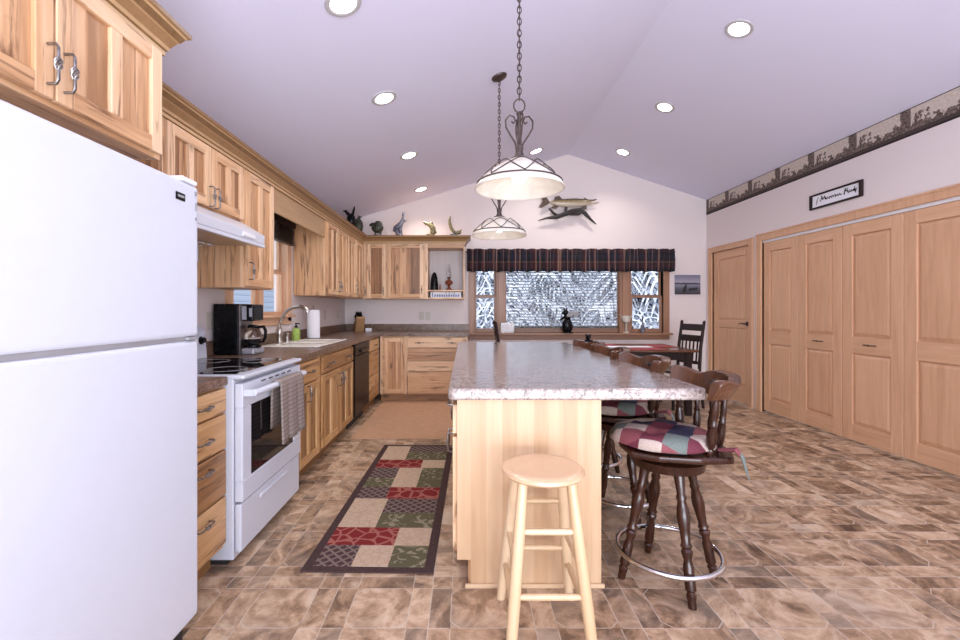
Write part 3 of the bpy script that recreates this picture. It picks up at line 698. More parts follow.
crown_run('crown_moulding', [(-1.17, .70, 1, 0), (-1.17, 1.704, 1, 1), (-1.70, 1.704, 0, 1)], 2.205, 2.32, 'short crown moulding around the top of the cabinet over the refrigerator', .077)
crown_run('crown_moulding', [(XU, 1.80, 1, 0), (XU, YU, 1, -1), (XS+WS, YU, 1, -1), (XS+WS, YB-.005, 1, 0)], 2.145, 2.25, 'long L-shaped crown moulding running above the left and back wall cabinets')
o = MB().box(XL+.01, XU+.02, 2.2, YU, UZ1+.075, UZ1+.09).box(XL+.01, XS+WS, YU, YB-.005, UZ1+.075, UZ1+.09).make('cabinet_top_board', 'hickory')
tag(o, 'flat wooden deck on top of the wall cabinets behind the crown moulding', 'board')
TOPZ = UZ1+.09

# ---- base cabinets left
XB = -1.15; BD = XB-XL-.01; CZ = .868
G4 = [(.745, .857), (.575, .735), (.355, .565), (.125, .345)]
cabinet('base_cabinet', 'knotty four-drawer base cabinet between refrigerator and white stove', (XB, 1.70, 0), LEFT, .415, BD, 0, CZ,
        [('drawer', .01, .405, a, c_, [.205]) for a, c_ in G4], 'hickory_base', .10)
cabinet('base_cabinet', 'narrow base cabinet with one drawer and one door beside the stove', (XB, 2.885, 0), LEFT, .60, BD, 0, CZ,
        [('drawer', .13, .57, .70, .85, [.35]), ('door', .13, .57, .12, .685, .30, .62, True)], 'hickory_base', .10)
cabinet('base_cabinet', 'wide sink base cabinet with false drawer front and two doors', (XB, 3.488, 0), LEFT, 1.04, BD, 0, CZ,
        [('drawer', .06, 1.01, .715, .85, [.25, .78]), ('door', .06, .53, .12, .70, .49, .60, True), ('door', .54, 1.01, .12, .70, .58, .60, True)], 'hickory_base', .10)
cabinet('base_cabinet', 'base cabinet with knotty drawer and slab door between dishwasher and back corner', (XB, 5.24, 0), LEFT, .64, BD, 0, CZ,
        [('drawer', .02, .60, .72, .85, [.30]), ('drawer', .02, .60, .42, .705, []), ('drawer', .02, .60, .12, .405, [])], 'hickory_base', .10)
YBF = 5.90; DB = YB-YBF-.01
cabinet('base_cabinet', 'corner base cabinet with one tall panelled door on the back wall', (-1.125, YBF, 0), 0, .35, DB, 0, CZ,
        [('door', .06, .33, .12, .85, None, 0, False)], 'hickory', .10)
cabinet('base_cabinet', 'wide four-drawer hickory base cabinet under the window end of the back counter', (-.773, YBF, 0), 0, .81, DB, 0, CZ,
        [('drawer', .015, .79, a, c_, [.17, .60] if a > .7 else []) for a, c_ in ((.72, .85), (.555, .705), (.41, .54), (.12, .395))], 'hickory', .10)

# ---- dishwasher
t = thing('dishwasher', 'black built-in dishwasher between the sink cabinet and the corner drawers', 'dishwasher', (XB, 4.535, 0), LEFT)
MB().box(.005, .695, .02, BD, .1, CZ).make('body', 'dark', t)
MB().box(.01, .69, -.025, .02, .12, .74).make('door', 'dw', t, bevel=.006)
p = MB().box(.01, .69, -.03, .02, .748, .862).make('control_panel', 'dw', t, bevel=.006)
MB().box(.2, .5, -.05, -.03, .765, .80).make('handle', 'dw', p, bevel=.006, segs=2)
MB().box(.01, .69, .05, .07, 0, .1).make('toe_kick', 'dark', t)

# ---- counters
ZT = .91
def counter_edge(b, poly_pts): pass
b = MB(); b.box(XL+.002, XB+.025, 1.70, 2.115, CZ+.002, ZT); b.box(XL+.002, XL+.022, 1.70, 2.115, ZT, ZT+.10)
tag(b.make('countertop', 'laminate', bevel=.006, segs=2), 'short brown laminate countertop piece between refrigerator and stove', 'countertop')
SX0, SX1, SY0, SY1 = -1.70, -1.235, 3.72, 4.555
b = MB()
b.box(XL+.002, XB+.025, 2.885, SY0, CZ+.002, ZT); b.box(XL+.002, SX0, SY0, SY1, CZ+.002, ZT); b.box(SX1, XB+.025, SY0, SY1, CZ+.002, ZT)
b.box(XL+.002, XB+.025, SY1, YBF-.025, CZ+.002, ZT); b.box(XL+.002, .055, YBF-.025, YB-.002, CZ+.002, ZT)
b.box(XL+.002, XL+.022, 2.885, YB-.022, ZT, ZT+.10); b.box(XL+.002, .055, YB-.022, YB-.002, ZT, ZT+.10)
o = b.make('countertop', 'laminate'); tag(o, 'long L-shaped brown laminate countertop with backsplash around the sink and back wall', 'countertop')

# ---- sink
t = thing('kitchen_sink', 'cream double-basin sink set in the left countertop under the window', 'sink', (SX0, SY0, ZT))
b = MB(); SW, SL = SX1-SX0, SY1-SY0; r = .012
def rim(x0, x1, y0, y1): b.box(x0, x1, y0, y1, .0005, r)
rim(-.02, .075, -.02, SL+.02); rim(SW-.04, SW+.02, -.02, SL+.02); rim(.075, SW-.04, -.02, .04); rim(.075, SW-.04, SL-.04, SL+.02); rim(.075, SW-.04, SL/2-.015, SL/2+.015)
b.make('rim', 'cream', t, bevel=.005, segs=2)
for y0, y1 in ((.04, SL/2-.015), (SL/2+.015, SL-.04)):
    k = MB(); x0, x1, z0 = .075, SW-.04, -.18
    k.box(x0, x0+.006, y0, y1, z0, 0); k.box(x1-.006, x1, y0, y1, z0, 0); k.box(x0, x1, y0, y0+.006, z0, 0); k.box(x0, x1, y1-.006, y1, z0, 0); k.box(x0, x1, y0, y1, z0-.006, z0)
    k.make('basin', 'cream', t)
# ---- faucet
FX, FY, FZ = -1.655, 3.97, ZT+.0125
t = thing('faucet', 'brushed nickel gooseneck faucet at the back of the cream sink', 'faucet', (FX, FY, FZ))
MB().lathe([(0, .034), (.012, .034), (.02, .026), (.06, .024), (.085, .03), (.12, .030), (.145, .018), (.155, .012)], n=18).make('base', 'steel', t, smooth=True)
pts = []; 
for i in range(15):
    q = i/14; a = PI*.97*(1-q)*1.0
    pts.append((.115-.115*math.cos(PI-a)-.0 if False else .115+.115*math.cos(a)*1.0, 0, .17+.155*math.sin(a)))
pts = [(0, 0, .10), (0, 0, .17)]+[(.01+.02*q, 0, .20+.04*q) for q in (0, .5, 1)]+[(.06, 0, .285), (.11, 0, .317), (.17, 0, .328), (.215, 0, .322), (.245, 0, .30), (.25, 0, .275)]
MB().tube(pts, [.017, .016, .015, .015, .015, .015, .015, .016, .018, .021, .020], 12).make('spout', 'steel', t, smooth=True)
MB().tube([(0, 0, .12), (.02, -.03, .15), (.03, -.05, .19)], [.01, .008, .006], 8).make('lever', 'steel', t, smooth=True)
t = thing('sink_sprayer', 'small grey side sprayer standing between faucet and green soap bottle', 'sprayer', (-1.655, 4.14, FZ))
MB().lathe([(0, .022), (.01, .022), (.02, .014), (.05, .015), (.075, .018), (.085, .010)], n=14).make('sprayer_head', 'steel', t, smooth=True)
t = thing('soap_bottle', 'pump soap bottle with a green label at the back of the sink', 'bottle', (-1.655, 4.36, FZ))
MB().lathe([(0, .034), (.005, .038), (.095, .038), (.11, .03), (.118, .014), (.125, .014)], n=18).make('bottle', 'green', t, smooth=True)
MB().lathe([(.125, .016), (.14, .016), (.145, .006), (.165, .006)], n=12).box(-.008, .035, -.007, .007, .160, .170).make('pump', 'black', t, smooth=True)
t = thing('paper_towel_roll', 'upright white paper towel roll on a holder beyond the sink', 'paper towel', (-1.60, 4.70, ZT+.001))
MB().lathe([(0, .075), (.008, .075), (.012, .01)], n=20).lathe([(.012, .006), (.335, .006), (.345, .012), (.355, .008)], n=10).make('holder', 'steel', t, smooth=True)
MB().lathe([(.016, .066), (.31, .066)], n=28).make('roll', 'paper', t, smooth=True)

# ---- knife block
t = thing('knife_block', 'slanted wooden knife block with black handled knives in the counter corner', 'knife block', (-1.50, 6.28, ZT), .5)
MB().prism([(-.05, 0), (.075, 0), (.075, .10), (-.085, .215), (-.115, .19)], 0, -.06, .06, tone=.5).make('block', 'crown', t, bevel=.004)
for j, (x, s_) in enumerate([(x, s_) for s_ in (.03, .09) for x in (-.03, 0, .03)]):
    p0 = Vector((x, -.085+.16*s_/.16+.02*0, .2-.115*s_/.16)); d = Vector((0, .18, .30)).normalized()*-1
    d = Vector((0, .30, .45)).normalized()
    MB().tube([p0, p0+d*.03, p0+d*.10, p0+d*.12], [.011, .014, .016, .010], 8).make('knife', 'black', t, smooth=True)
o = MB().box(-1.40, -1.32, 6.25, 6.33, ZT+.001, ZT+.05).make('recipe_box', 'paper', bevel=.004); tag(o, 'small white box on the counter beside the knife block', 'box')

# ---- stove
t = thing('stove', 'white freestanding electric stove with black glass cooktop and oven door window', 'stove', (-1.105, 2.122, 0), LEFT)
MB().box(0, .756, .0, .63, .03, .895).make('body', 'white', t, bevel=.004)
MB().box(.02, .74, .04, .60, 0, .03).make('toe_base', 'dark', t)
dr = MB().box(.004, .752, -.035, -.004, .065, .295).make('drawer', 'white', t, bevel=.008, segs=2)
MB().box(.20, .56, -.043, -.033, .245, .262).make('pull_lip', 'white', dr, bevel=.004, segs=2)
d = MB(); wy = -.042
d.box(.004, .752, wy, -.004, .305, .405); d.box(.004, .752, wy, -.004, .755, .872); d.box(.004, .094, wy, -.004, .405, .755); d.box(.645, .752, wy, -.004, .405, .755)
od = d.make('oven_door', 'white', t, bevel=.004)
MB().box(.092, .647, wy+.006, wy+.016, .40, .76).make('oven_window', 'glassblack', od)
h = MB().tube([(.03, -.085, .825), (.07, -.09, .825), (.66, -.09, .825), (.70, -.085, .825)], .016, 12, flat=1.0); h.box(.02, .055, -.085, wy, .81, .84); h.box(.675, .71, -.085, wy, .81, .84)
h.make('door_handle', 'white', od, smooth=True)
for i in range(5): MB().box(.2+i*.085, .25+i*.085, wy-.001, wy+.01, .852, .859).make('vent_slot', 'dark', od)
ct = MB().box(-.0, .756, -.05, .615, .893, .914).make('cooktop', 'white', t, bevel=.008, segs=2)
MB().box(.03, .726, .0, .56, .9142, .917).make('glass_top', 'glassblack', ct, bevel=.001)
k = MB()
for x, y, r_ in ((.2, .14, .10), (.55, .14, .08), (.2, .42, .075), (.55, .42, .10)):
    pts = [(x+r_*math.cos(a*PI/16), y+r_*math.sin(a*PI/16), .9172) for a in range(32)]; k.tube(pts, .0012, 4, closed=True)
k.make('burner_ring', 'grey', ct)
bg = MB().prism([(.56, .915), (.63, .915), (.63, 1.12), (.60, 1.12), (.575, 1.09)], 0, .0, .756).make('backguard', 'white', t, bevel=.006, segs=2)
for x in (.06, .15, .61, .70): MB().lathe([(0, .026), (.006, .026), (.008, .020), (.03, .017)], (x, .573, 1.03), (0, -1, .12), 16).make('knob', 'black' if x == .70 else 'white2', bg, smooth=True)
MB().box(.27, .49, .563, .575, .99, 1.06).make('clock_panel', 'glassblack', bg)

# ---- towel over the oven handle
vs = []; fs = []; NX = 24; prof = [(-.062, .56), (-.064, .70), (-.066, .80), (-.072, .818), (-.09, .822), (-.108, .816), (-.114, .80), (-.116, .70), (-.118, .60), (-.120, .50), (-.121, .48)]
for i in range(NX+1):
    u = i/NX; wv = .008*math.sin(u*15)+.005*math.sin(u*31+1)
    for j, (y, z) in enumerate(prof):
        k = 0 if j < 6 else (j-5)/5
        vs.append((.27+.32*u*(1+.03*k)-(.01*k), y-wv*k-.004*k, z+.025))
n = len(prof)
for i in range(NX):
    for j in range(n-1): fs.append((i*n+j, (i+1)*n+j, (i+1)*n+j+1, i*n+j+1))
o = MB().add(vs, fs).make('dish_towel', 'towel', loc=(-1.105, 2.122, 0), rotz=LEFT, smooth='all', solid=.008)
tag(o, 'brown grey striped dish towel hanging over the oven door handle', 'towel')

# ---- range hood
t = thing('range_hood', 'white under-cabinet range hood above the stove', 'range hood', (XL, 2.12, 0), LEFT)
HZ = 1.635
h = MB().prism([(-.002, 1.783), (-.002, HZ+.01), (-.475, HZ+.010), (-.478, HZ+.065), (-.34, 1.783)], 0, 0, .756).make('shell', 'white', t, bevel=.005, segs=2)
MB().box(.02, .736, -.43, -.09, HZ+.002, HZ+.014).make('filter', 'steel', t)
MB().box(.0, .756, -.478, -.455, HZ-.012, HZ+.008).make('front_rim', 'white', t, bevel=.002)
MB().box(0, .756, -.05, -.002, HZ-.10, HZ+.012).make('rear_duct', 'white', t, bevel=.002)
MB().box(.50, .66, -.20, -.12, HZ-.012, HZ-.003).make('lamp_lens', 'clear', t)
MB().box(.47, .62, -.482, -.468, HZ+.022, HZ+.048).make('switch_panel', 'white2', t, bevel=.003)

# ---- refrigerator
FRX = -.99
t = thing('refrigerator', 'large white top-freezer refrigerator filling the left foreground', 'refrigerator', (FRX, .862, 0), LEFT)
MB().box(0.006, .788, .068, .73, .04, 1.675).make('body', 'white', t, bevel=.01, segs=2)
MB().box(.02, .775, .05, .70, 0, .10).make('base_grille', 'dark', t)
fd = MB().box(0, .794, 0, .06, .10, 1.115).make('fridge_door', 'white', t, bevel=.014, segs=3)
zd = MB().box(0, .794, 0, .06, 1.130, 1.682).make('freezer_door', 'white', t, bevel=.014, segs=3)
MB().box(.01, .785, .012, .06, 1.112, 1.133).make('gasket', 'grey', t)
MB().box(.66, .71, -.003, .002, 1.608, 1.635).make('badge', 'black', zd, bevel=.002)
MB().box(.668, .702, -.0042, -.002, 1.618, 1.626).make('badge_lettering', 'grey', zd)
k = MB(); k.box(.766, .777, -.003, .003, 1.645, 1.66); k.box(.768, .774, -.003, .003, 1.59, 1.62); k.box(.768, .776, -.003, .003, 1.555, 1.565); k.make('hinge_screw', 'grey', zd)
MB().box(.70, .785, .0, .10, 1.683, 1.70).make('top_hinge', 'white2', t, bevel=.004)
MB().box(.73, .785, -.002, .055, 1.118, 1.128).make('middle_hinge', 'grey', t, bevel=.002)

# ---- coffee maker
t = thing('coffee_maker', 'black and silver drip coffee maker on the counter behind the stove', 'coffee maker', (-1.745, 3.08, ZT+.001))
CW, CD = .175, .19
MB().box(0, CW, 0, CD, 0, .355).make('housing', 'black', t, bevel=.008, segs=2)
MB().box(CW+.001, CW+.012, .002, CD-.004, .0, .35).make('side_trim', 'iron', t, bevel=.002)
hd = MB().box(CW+.012, CW+.098, .012, CD-.012, .235, .352).make('brew_head', 'black', t, bevel=.012, segs=2)
MB().box(CW+.02, CW+.052, .008, .013, .245, .34).make('side_plate', 'glow_clock', hd)
MB().box(CW+.072, CW+.09, .008, .013, .265, .325).make('control_buttons', 'glow_clock', hd)
MB().box(CW+.012, CW+.105, .012, CD-.012, 0, .045).make('warming_base', 'glow_clock', t, bevel=.012, segs=2)
MB().lathe([(0, .048), (.006, .054), (.02, .054), (.022, .04)], (CW+.060, CD/2, .045), n=20).make('hot_plate', 'black', t, smooth=True)
cf = MB().lathe([(.0, .04), (.01, .05), (.04, .058), (.07, .056), (.10, .044), (.115, .036)], (CW+.060, CD/2, .07), n=20).make('carafe', 'clear', t, smooth=True)
MB().lathe([(0, .037), (.012, .039), (.022, .030)], (CW+.060, CD/2, .185), n=20).tube([(CW+.105, CD/2-.01, .19), (CW+.15, CD/2-.035, .195), (CW+.168, CD/2-.045, .165), (CW+.165, CD/2-.045, .12), (CW+.145, CD/2-.035, .09), (CW+.12, CD/2-.02, .085)], [.010, .011, .011, .010, .009, .007], 8).make('carafe_handle', 'black', t, smooth=True)
MB().lathe([(0, .039), (.01, .048), (.035, .054)], (CW+.060, CD/2, .072), n=18).make('coffee', 'dark', t, smooth=True)

# ---- outlets on walls
def outlet(loc, rotz, label, grp=None):
    t = thing('outlet_plate', label, 'outlet', loc, rotz, grp)
    MB().box(-.037, .037, -.006, -.0005, 0, .12).make('cover_plate', 'plate', t, bevel=.002)
    MB().box(-.017, .017, -.009, -.005, .03, .09).make('socket', 'plate', t, bevel=.002)
    return t
outlet((XL, 3.08, 1.09), LEFT, 'outlet plate on the left wall behind the coffee maker')
outlet((XL, 5.62, 1.10), LEFT, 'outlet plate on the left wall above the dishwasher counter')
outlet((XL, 6.16, 1.10), LEFT, 'outlet plate on the left wall near the knife block')
outlet((-.64, YB, 1.07), 0, 'left one of the paired beige outlet plates on the back wall')
outlet((-.54, YB, 1.07), 0, 'right one of the paired beige outlet plates on the back wall')

# ================================================================ ISLAND
IX0, IX1, IY0, IY1, IZ = -.035, .603, 1.97, 4.62, .83
t = thing('island_cabinet', 'long kitchen island base with pale plank end panel and aisle-side drawers', 'island', (IX0, IY0, 0))
b = MB(); w_ = IX1-IX0; l_ = IY1-IY0
b.box(.0, w_-.02, .02, l_, .12, IZ, tone=.7); b.box(.05, w_-.02, .02, l_, 0, .12, tone=.4)
b.make('carcass', 'hickory', t)
b = MB(); xs = [-.0, .06, .13, .20, .265, .34, .405, .47, .535, .60, w_]
tn = [.75, .55, .8, .5, .75, .45, .65, .5, .7, .8]
for i in range(10):
    b.box(xs[i] if i else 0, xs[i+1], 0, .02, .12 if i == 0 else 0, IZ, tone=tn[i])
b.make('end_panel', 'panel', t)
b = MB(); b.box(w_-.02, w_, .02, l_, 0, IZ, tone=.6); b.make('seating_side_panel', 'panel', t)
MB().box(.035, w_+.012, -.014, 0, 0, .018, tone=.95, hor=1).make('base_trim', 'panel', t, bevel=.003)
for i in range(4):       # aisle side fronts: local -X
    y0 = .03+i*.655; y1 = y0+.635
    for (a, c_) in ((.67, .80), (.14, .655)):
        k = MB()
        if a > .5: k.box(-.02, 0, y0, y1, a, c_, tone=random.uniform(.6, .9))
        else:
            for u0, u1 in ((y0, y0+.3), (y0+.32, y1)):
                k.box(-.02, 0, u0, u0+.05, a, c_, tone=.85); k.box(-.02, 0, u1-.05, u1, a, c_, tone=.8); k.box(-.02, 0, u0+.05, u1-.05, a, a+.05, tone=.7); k.box(-.02, 0, u0+.05, u1-.05, c_-.05, c_, tone=.7); k.box(-.008, 0, u0+.05, u1-.05, a+.05, c_-.05, tone=.4)
        d = k.make('drawer' if a > .5 else 'door', 'hickory', t, bevel=.002)
        h = MB()
        if a > .5:
            ym = (y0+y1)/2; h.tube([(-.02, ym-.05, .74), (-.05, ym-.045, .74), (-.052, ym, .74), (-.05, ym+.045, .74), (-.02, ym+.05, .74)], [.004, .005, .009, .005, .004], 8)
        else:
            for ym in (y0+.27, y0+.35): h.tube([(-.02, ym, .50), (-.05, ym, .505), (-.052, ym, .55), (-.05, ym, .595), (-.02, ym, .60)], [.004, .005, .009, .005, .004], 8)
        h.make('handle', 'iron', d, smooth=True)
# island worktop with rounded corners
def rrect(x0, x1, y0, y1, rr, n=5):
    p = []
    for (cx, cy, a0, r) in ((x1-rr[0], y0+rr[0], -PI/2, rr[0]), (x1-rr[1], y1-rr[1], 0, rr[1]), (x0+rr[2], y1-rr[2], PI/2, rr[2]), (x0+rr[3], y0+rr[3], PI, rr[3])):
        for i in range(n+1): a = a0+PI/2*i/n; p.append((cx+r*math.cos(a), cy+r*math.sin(a)))
    return p
o = MB().prism(rrect(-.075, 1.062, 1.94, 4.70, (.03, .05, .03, .03)), 2, IZ+.001, .882).make('island_countertop', 'laminate2', bevel=.010, segs=3)
tag(o, 'large speckled laminate worktop of the kitchen island with seating overhang', 'countertop')

# ================================================================ FLOOR COVERINGS
o = MB().box(-1.085, -.10, 4.2, 5.955, .001, .008).make('floor_mat', 'tan', bevel=.002)
o.data.transform(Matrix.Identity(4)); tag(o, 'plain tan mat on the floor before the back cabinets', 'mat')
t = thing('runner_rug', 'dark bordered patchwork runner rug in cream, red, green and plum beside the island', 'rug', (-.458, 2.07, .001), -.023)
RW, RL, BW = .622, 1.93, .045
b = MB(); b.box(-RW/2, RW/2, 0, RL, 0, .007).make('backing', 'r_edge', t)
rows = [(2.11, 2.298, [('pur', 0, .34), ('cream', .34, .67), ('green', .67, 1)]), (2.298, 2.485, [('red', 0, .66), ('cream', .66, 1)]),
        (2.485, 2.665, [('cream', 0, .40), ('green', .40, 1)]), (2.665, 2.863, [('cream', 0, .40), ('pur', .40, 1)]),
        (2.863, 3.048, [('pur', 0, .36), ('red', .36, 1)]), (3.048, 3.212, [('green', 0, .36), ('cream', .36, .69), ('green', .69, 1)]),
        (3.212, 3.42, [('pur', 0, .36), ('cream', .36, .69), ('green', .69, 1)]), (3.42, 3.60, [('red', 0, .66), ('cream', .66, 1)]),
        (3.60, 3.80, [('cream', 0, .38), ('green', .38, 1)]), (3.80, 3.955, [('cream', 0, .38), ('pur', .38, 1)])]
mi = {'pur': 0, 'cream': 1, 'green': 2, 'red': 3}; b = MB(); iw = RW-2*BW
for y0, y1, cs in rows:
    for k, u0, u1 in cs: b.box(-iw/2+u0*iw, -iw/2+u1*iw, y0-2.07, y1-2.07, .0065, .009, mi[k])
b.make('patchwork_field', ['r_pur', 'r_cream', 'r_green', 'r_red'], t)

# ================================================================ PINE STOOL
t = thing('wooden_stool', 'backless light pine stool with round seat before the island end', 'stool', (.298, 1.705, 0))
SZ = .632
MB().lathe([(0, .13), (.006, .148), (.016, .158), (.026, .156), (.033, .146), (.036, .12), (.034, .06), (.033, .01)], (0, 0, SZ-.036), n=40).make('seat', wood('seat_wood', [(0, (.50, .30, .17)), (.5, (.62, .40, .24)), (1, (.70, .49, .31))], knots=False, streak_amt=0, var=.25, rough=.25), t, smooth=True)
tops = {}; 
for sx in (-1, 1):
    for sy in (-1, 1):
        p0 = Vector((sx*.088, sy*.09, SZ-.03)); p1 = Vector((sx*.146, sy*.19, 0)); tops[(sx, sy)] = (p0, p1)
        MB().tube([p0, p0.lerp(p1, .3), p0.lerp(p1, .7), p1], [.019, .0215, .0215, .018], 12).make('leg', 'pine', t, smooth=True)
def legpt(k, z): p0, p1 = tops[k]; return p0.lerp(p1, (p0.z-z)/(p0.z-p1.z))
for z, ks in ((.225, ((-1, -1), (1, -1))), (.435, ((-1, -1), (1, -1))), (.235, ((-1, 1), (1, 1))), (.445, ((-1, 1), (1, 1))), (.31, ((-1, -1), (-1, 1))), (.17, ((-1, -1), (-1, 1))), (.31, ((1, -1), (1, 1))), (.17, ((1, -1), (1, 1)))):
    a, c_ = legpt(ks[0], z), legpt(ks[1], z)
    MB().tube([a, a.lerp(c_, .2), a.lerp(c_, .8), c_], [.009, .0115, .0115, .009], 10).make('rung', 'pine', t, smooth=True)

# ================================================================ SWIVEL STOOLS
def arc(r, a0, a1, n, z=0, cx=0, cy=0): return [(cx+r*math.cos(a0+(a1-a0)*i/n), cy+r*math.sin(a0+(a1-a0)*i/n), z) for i in range(n+1)]
def make_swivel(label):
    t = thing('swivel_bar_stool', label, 'bar stool', (.93, 2.04, 0), 0, 'swivel bar stools along the island')
    legprof = [(0, .016), (.03, .017), (.05, .021), (.055, .016), (.065, .016), (.07, .022), (.16, .021), (.18, .015), (.20, .021), (.215, .024), (.225, .018), (.235, .024), (.25, .018), (.30, .022), (.345, .027), (.38, .024), (.41, .017), (.425, .022), (.44, .017), (.50, .022), (.555, .020)]
    for k in range(4):
        a = math.radians(-83+90*k); p0 = Vector((.215*math.cos(a), .215*math.sin(a), 0)); p1 = Vector((.095*math.cos(a), .095*math.sin(a), .545))
        ln = (p1-p0).length
        MB().lathe([(d*ln/.555, r_) for d, r_ in legprof], p0, p1-p0, 14, tone=.45).make('leg', 'walnut', t, smooth=True)
    MB().tube(arc(.222, 0, 2*PI*47/48, 47, .128), .0115, 10, closed=True).make('foot_ring', 'chrome', t, smooth=True)
    MB().lathe([(.512, .12), (.518, .152), (.556, .160), (.562, .15)], n=36, tone=.35).make('swivel_base', 'walnut', t, smooth=True)
    # saddle seat board, wider towards the back
    p = [( -.20, -.15), (-.215, 0), (-.20, .15), (-.10, .20), (.06, .215), (.20, .19), (.235, .10), (.24, 0), (.235, -.10), (.20, -.19), (.06, -.215), (-.10, -.20)]
    MB().prism(p, 2, .588, .618, tone=.45).make('seat', 'walnut', t, bevel=.011, segs=3)
    MB().lathe([(.562, .09), (.59, .09)], n=20).make('swivel_plate', 'bronze', t)
    # cushion, tufted
    vs = []; fs = []; NR, NA = 9, 40
    for side in (0, 1):
        for i in range(NR+1):
            q = i/NR
            for k in range(NA):
                a = 2*PI*k/NA; rr = .228*q*(1+.05*math.cos(2*a)*0+.018*math.sin(8*a)*q)
                x, y = rr*math.cos(a)-.03, rr*math.sin(a)
                hgt = .056*(1-q**5)**.5 if q < 1 else 0
                tuft = sum(.022*math.exp(-((x-tx)**2+(y-ty)**2)/.0011) for tx, ty in ((-.10, -.09), (-.10, .09), (.07, -.09), (.07, .09), (-.015, 0)))
                z = .638+(hgt-tuft*(1-q**4)) if side == 0 else .638-.018*(1-q**6)
                vs.append((x, y, z))
    off = (NR+1)*NA
    for s_ in (0, 1):
        for i in range(NR):
            for k in range(NA): fs.append((s_*off+i*NA+k, s_*off+i*NA+(k+1) % NA, s_*off+(i+1)*NA+(k+1) % NA, s_*off+(i+1)*NA+k))
    cu = MB().add(vs, fs).make('cushion', 'plaid', t, smooth='all')
    for s_ in (-1, 1):
        MB().tube([(.15, s_*.16, .64), (.20, s_*.205, .655), (.215, s_*.225, .63), (.225, s_*.23, .58), (.235, s_*.235, .545)], [.012, .02, .012, .008, .003], 6, flat=.5).make('tie', 'plaid', cu, smooth=True)
    # back: curved crest rail with handle slot, turned spindles
    b = MB(); vs = []; fs = []; n = 28; A = math.radians(68)
    for i in range(n+1):
        q = i/n; a = -A+2*A*q; s_ = abs(2*q-1)
        zt = .945-.025*math.exp(-((s_-.55)/.18)**2)+.0*s_-.012*(s_ > .96); zb = .845-.035*math.exp(-(s_/.35)**2)+.012*s_
        for r_, z in ((.215, zb), (.240, zb), (.285, zt-.006), (.278, zt), (.236, zt-.002)):
            vs.append((r_*math.cos(a)*1.0, r_*math.sin(a)*1.06, z))
    m_ = 5
    for i in range(n):
        if 9 < i < 18 and False: continue
        for j in range(m_): fs.append((i*m_+j, i*m_+(j+1) % m_, (i+1)*m_+(j+1) % m_, (i+1)*m_+j))
    fs.append(tuple(range(m_))); fs.append(tuple(range(n*m_, n*m_+m_)))
    cr = b.add(vs, fs, tone=.55).make('crest_rail', 'rail', t, bevel=.003, smooth=True)
    sl = MB(); sp_ = [( .2285*math.cos(a)-.0, .2285*1.06*math.sin(a), .888) for a in [x*.05 for x in range(-6, 7)]]
    sl.tube(sp_, [.006]+[.014]*11+[.006], 8); sl.make('grip_slot', 'dark', cr, smooth=True)
    sprof = [(0, .010), (.02, .012), (.03, .009), (.04, .013), (.06, .016), (.09, .017), (.12, .012), (.13, .015), (.14, .010), (.17, .013), (.20, .012), (.235, .009)]
    for a in (-58, -36, -14, 14, 36, 58):
        a_ = math.radians(a); p0 = Vector((.212*math.cos(a_), .195*math.sin(a_), .615)); p1 = Vector((.228*math.cos(a_), .228*1.06*math.sin(a_), .855)); ln = (p1-p0).length
        MB().lathe([(d*ln/.235, r_*(1.25 if abs(a) == 58 else 1)) for d, r_ in sprof], p0, p1-p0, 10, tone=.35).make('spindle', 'walnut', t, smooth=True)
    return t
sw = make_swivel('swivel bar stool with plaid cushion nearest the camera, beside the island overhang')
sw.rotation_euler = (0, 0, math.radians(-6))
dup(sw, (.935, 2.70, 0), 'swivel bar stool with plaid cushion, second from the camera along the island', .05)
dup(sw, (.935, 3.33, 0), 'swivel bar stool along the island, third from the camera', -.05)
dup(sw, (.94, 3.93, 0), 'swivel bar stool farthest from the camera, nearest the dining table', .08)

# ================================================================ DINING
TX0, TX1, TY0, TY1 = .95, 2.66, 5.06, 6.0
t = thing('dining_table', 'dark wooden dining table before the back window', 'table', (TX0, TY0, 0))
MB().box(0, TX1-TX0, 0, TY1-TY0, .735, .762, tone=.6, hor=1).make('tabletop', 'rail', t, bevel=.006, segs=2)
MB().box(.06, TX1-TX0-.06, .06, .08, .64, .735, tone=.3).box(.06, TX1-TX0-.06, TY1-TY0-.08, TY1-TY0-.06, .64, .735, tone=.3).box(.06, .08, .08, TY1-TY0-.08, .64, .735, tone=.3).box(TX1-TX0-.08, TX1-TX0-.06, .08, TY1-TY0-.08, .64, .735, tone=.3).make('apron', 'espresso', t)
for x in (.05, TX1-TX0-.12):
    for y in (.05, TY1-TY0-.12): MB().box(x, x+.07, y, y+.07, 0, .735, tone=.5).make('leg', 'espresso', t, bevel=.004)
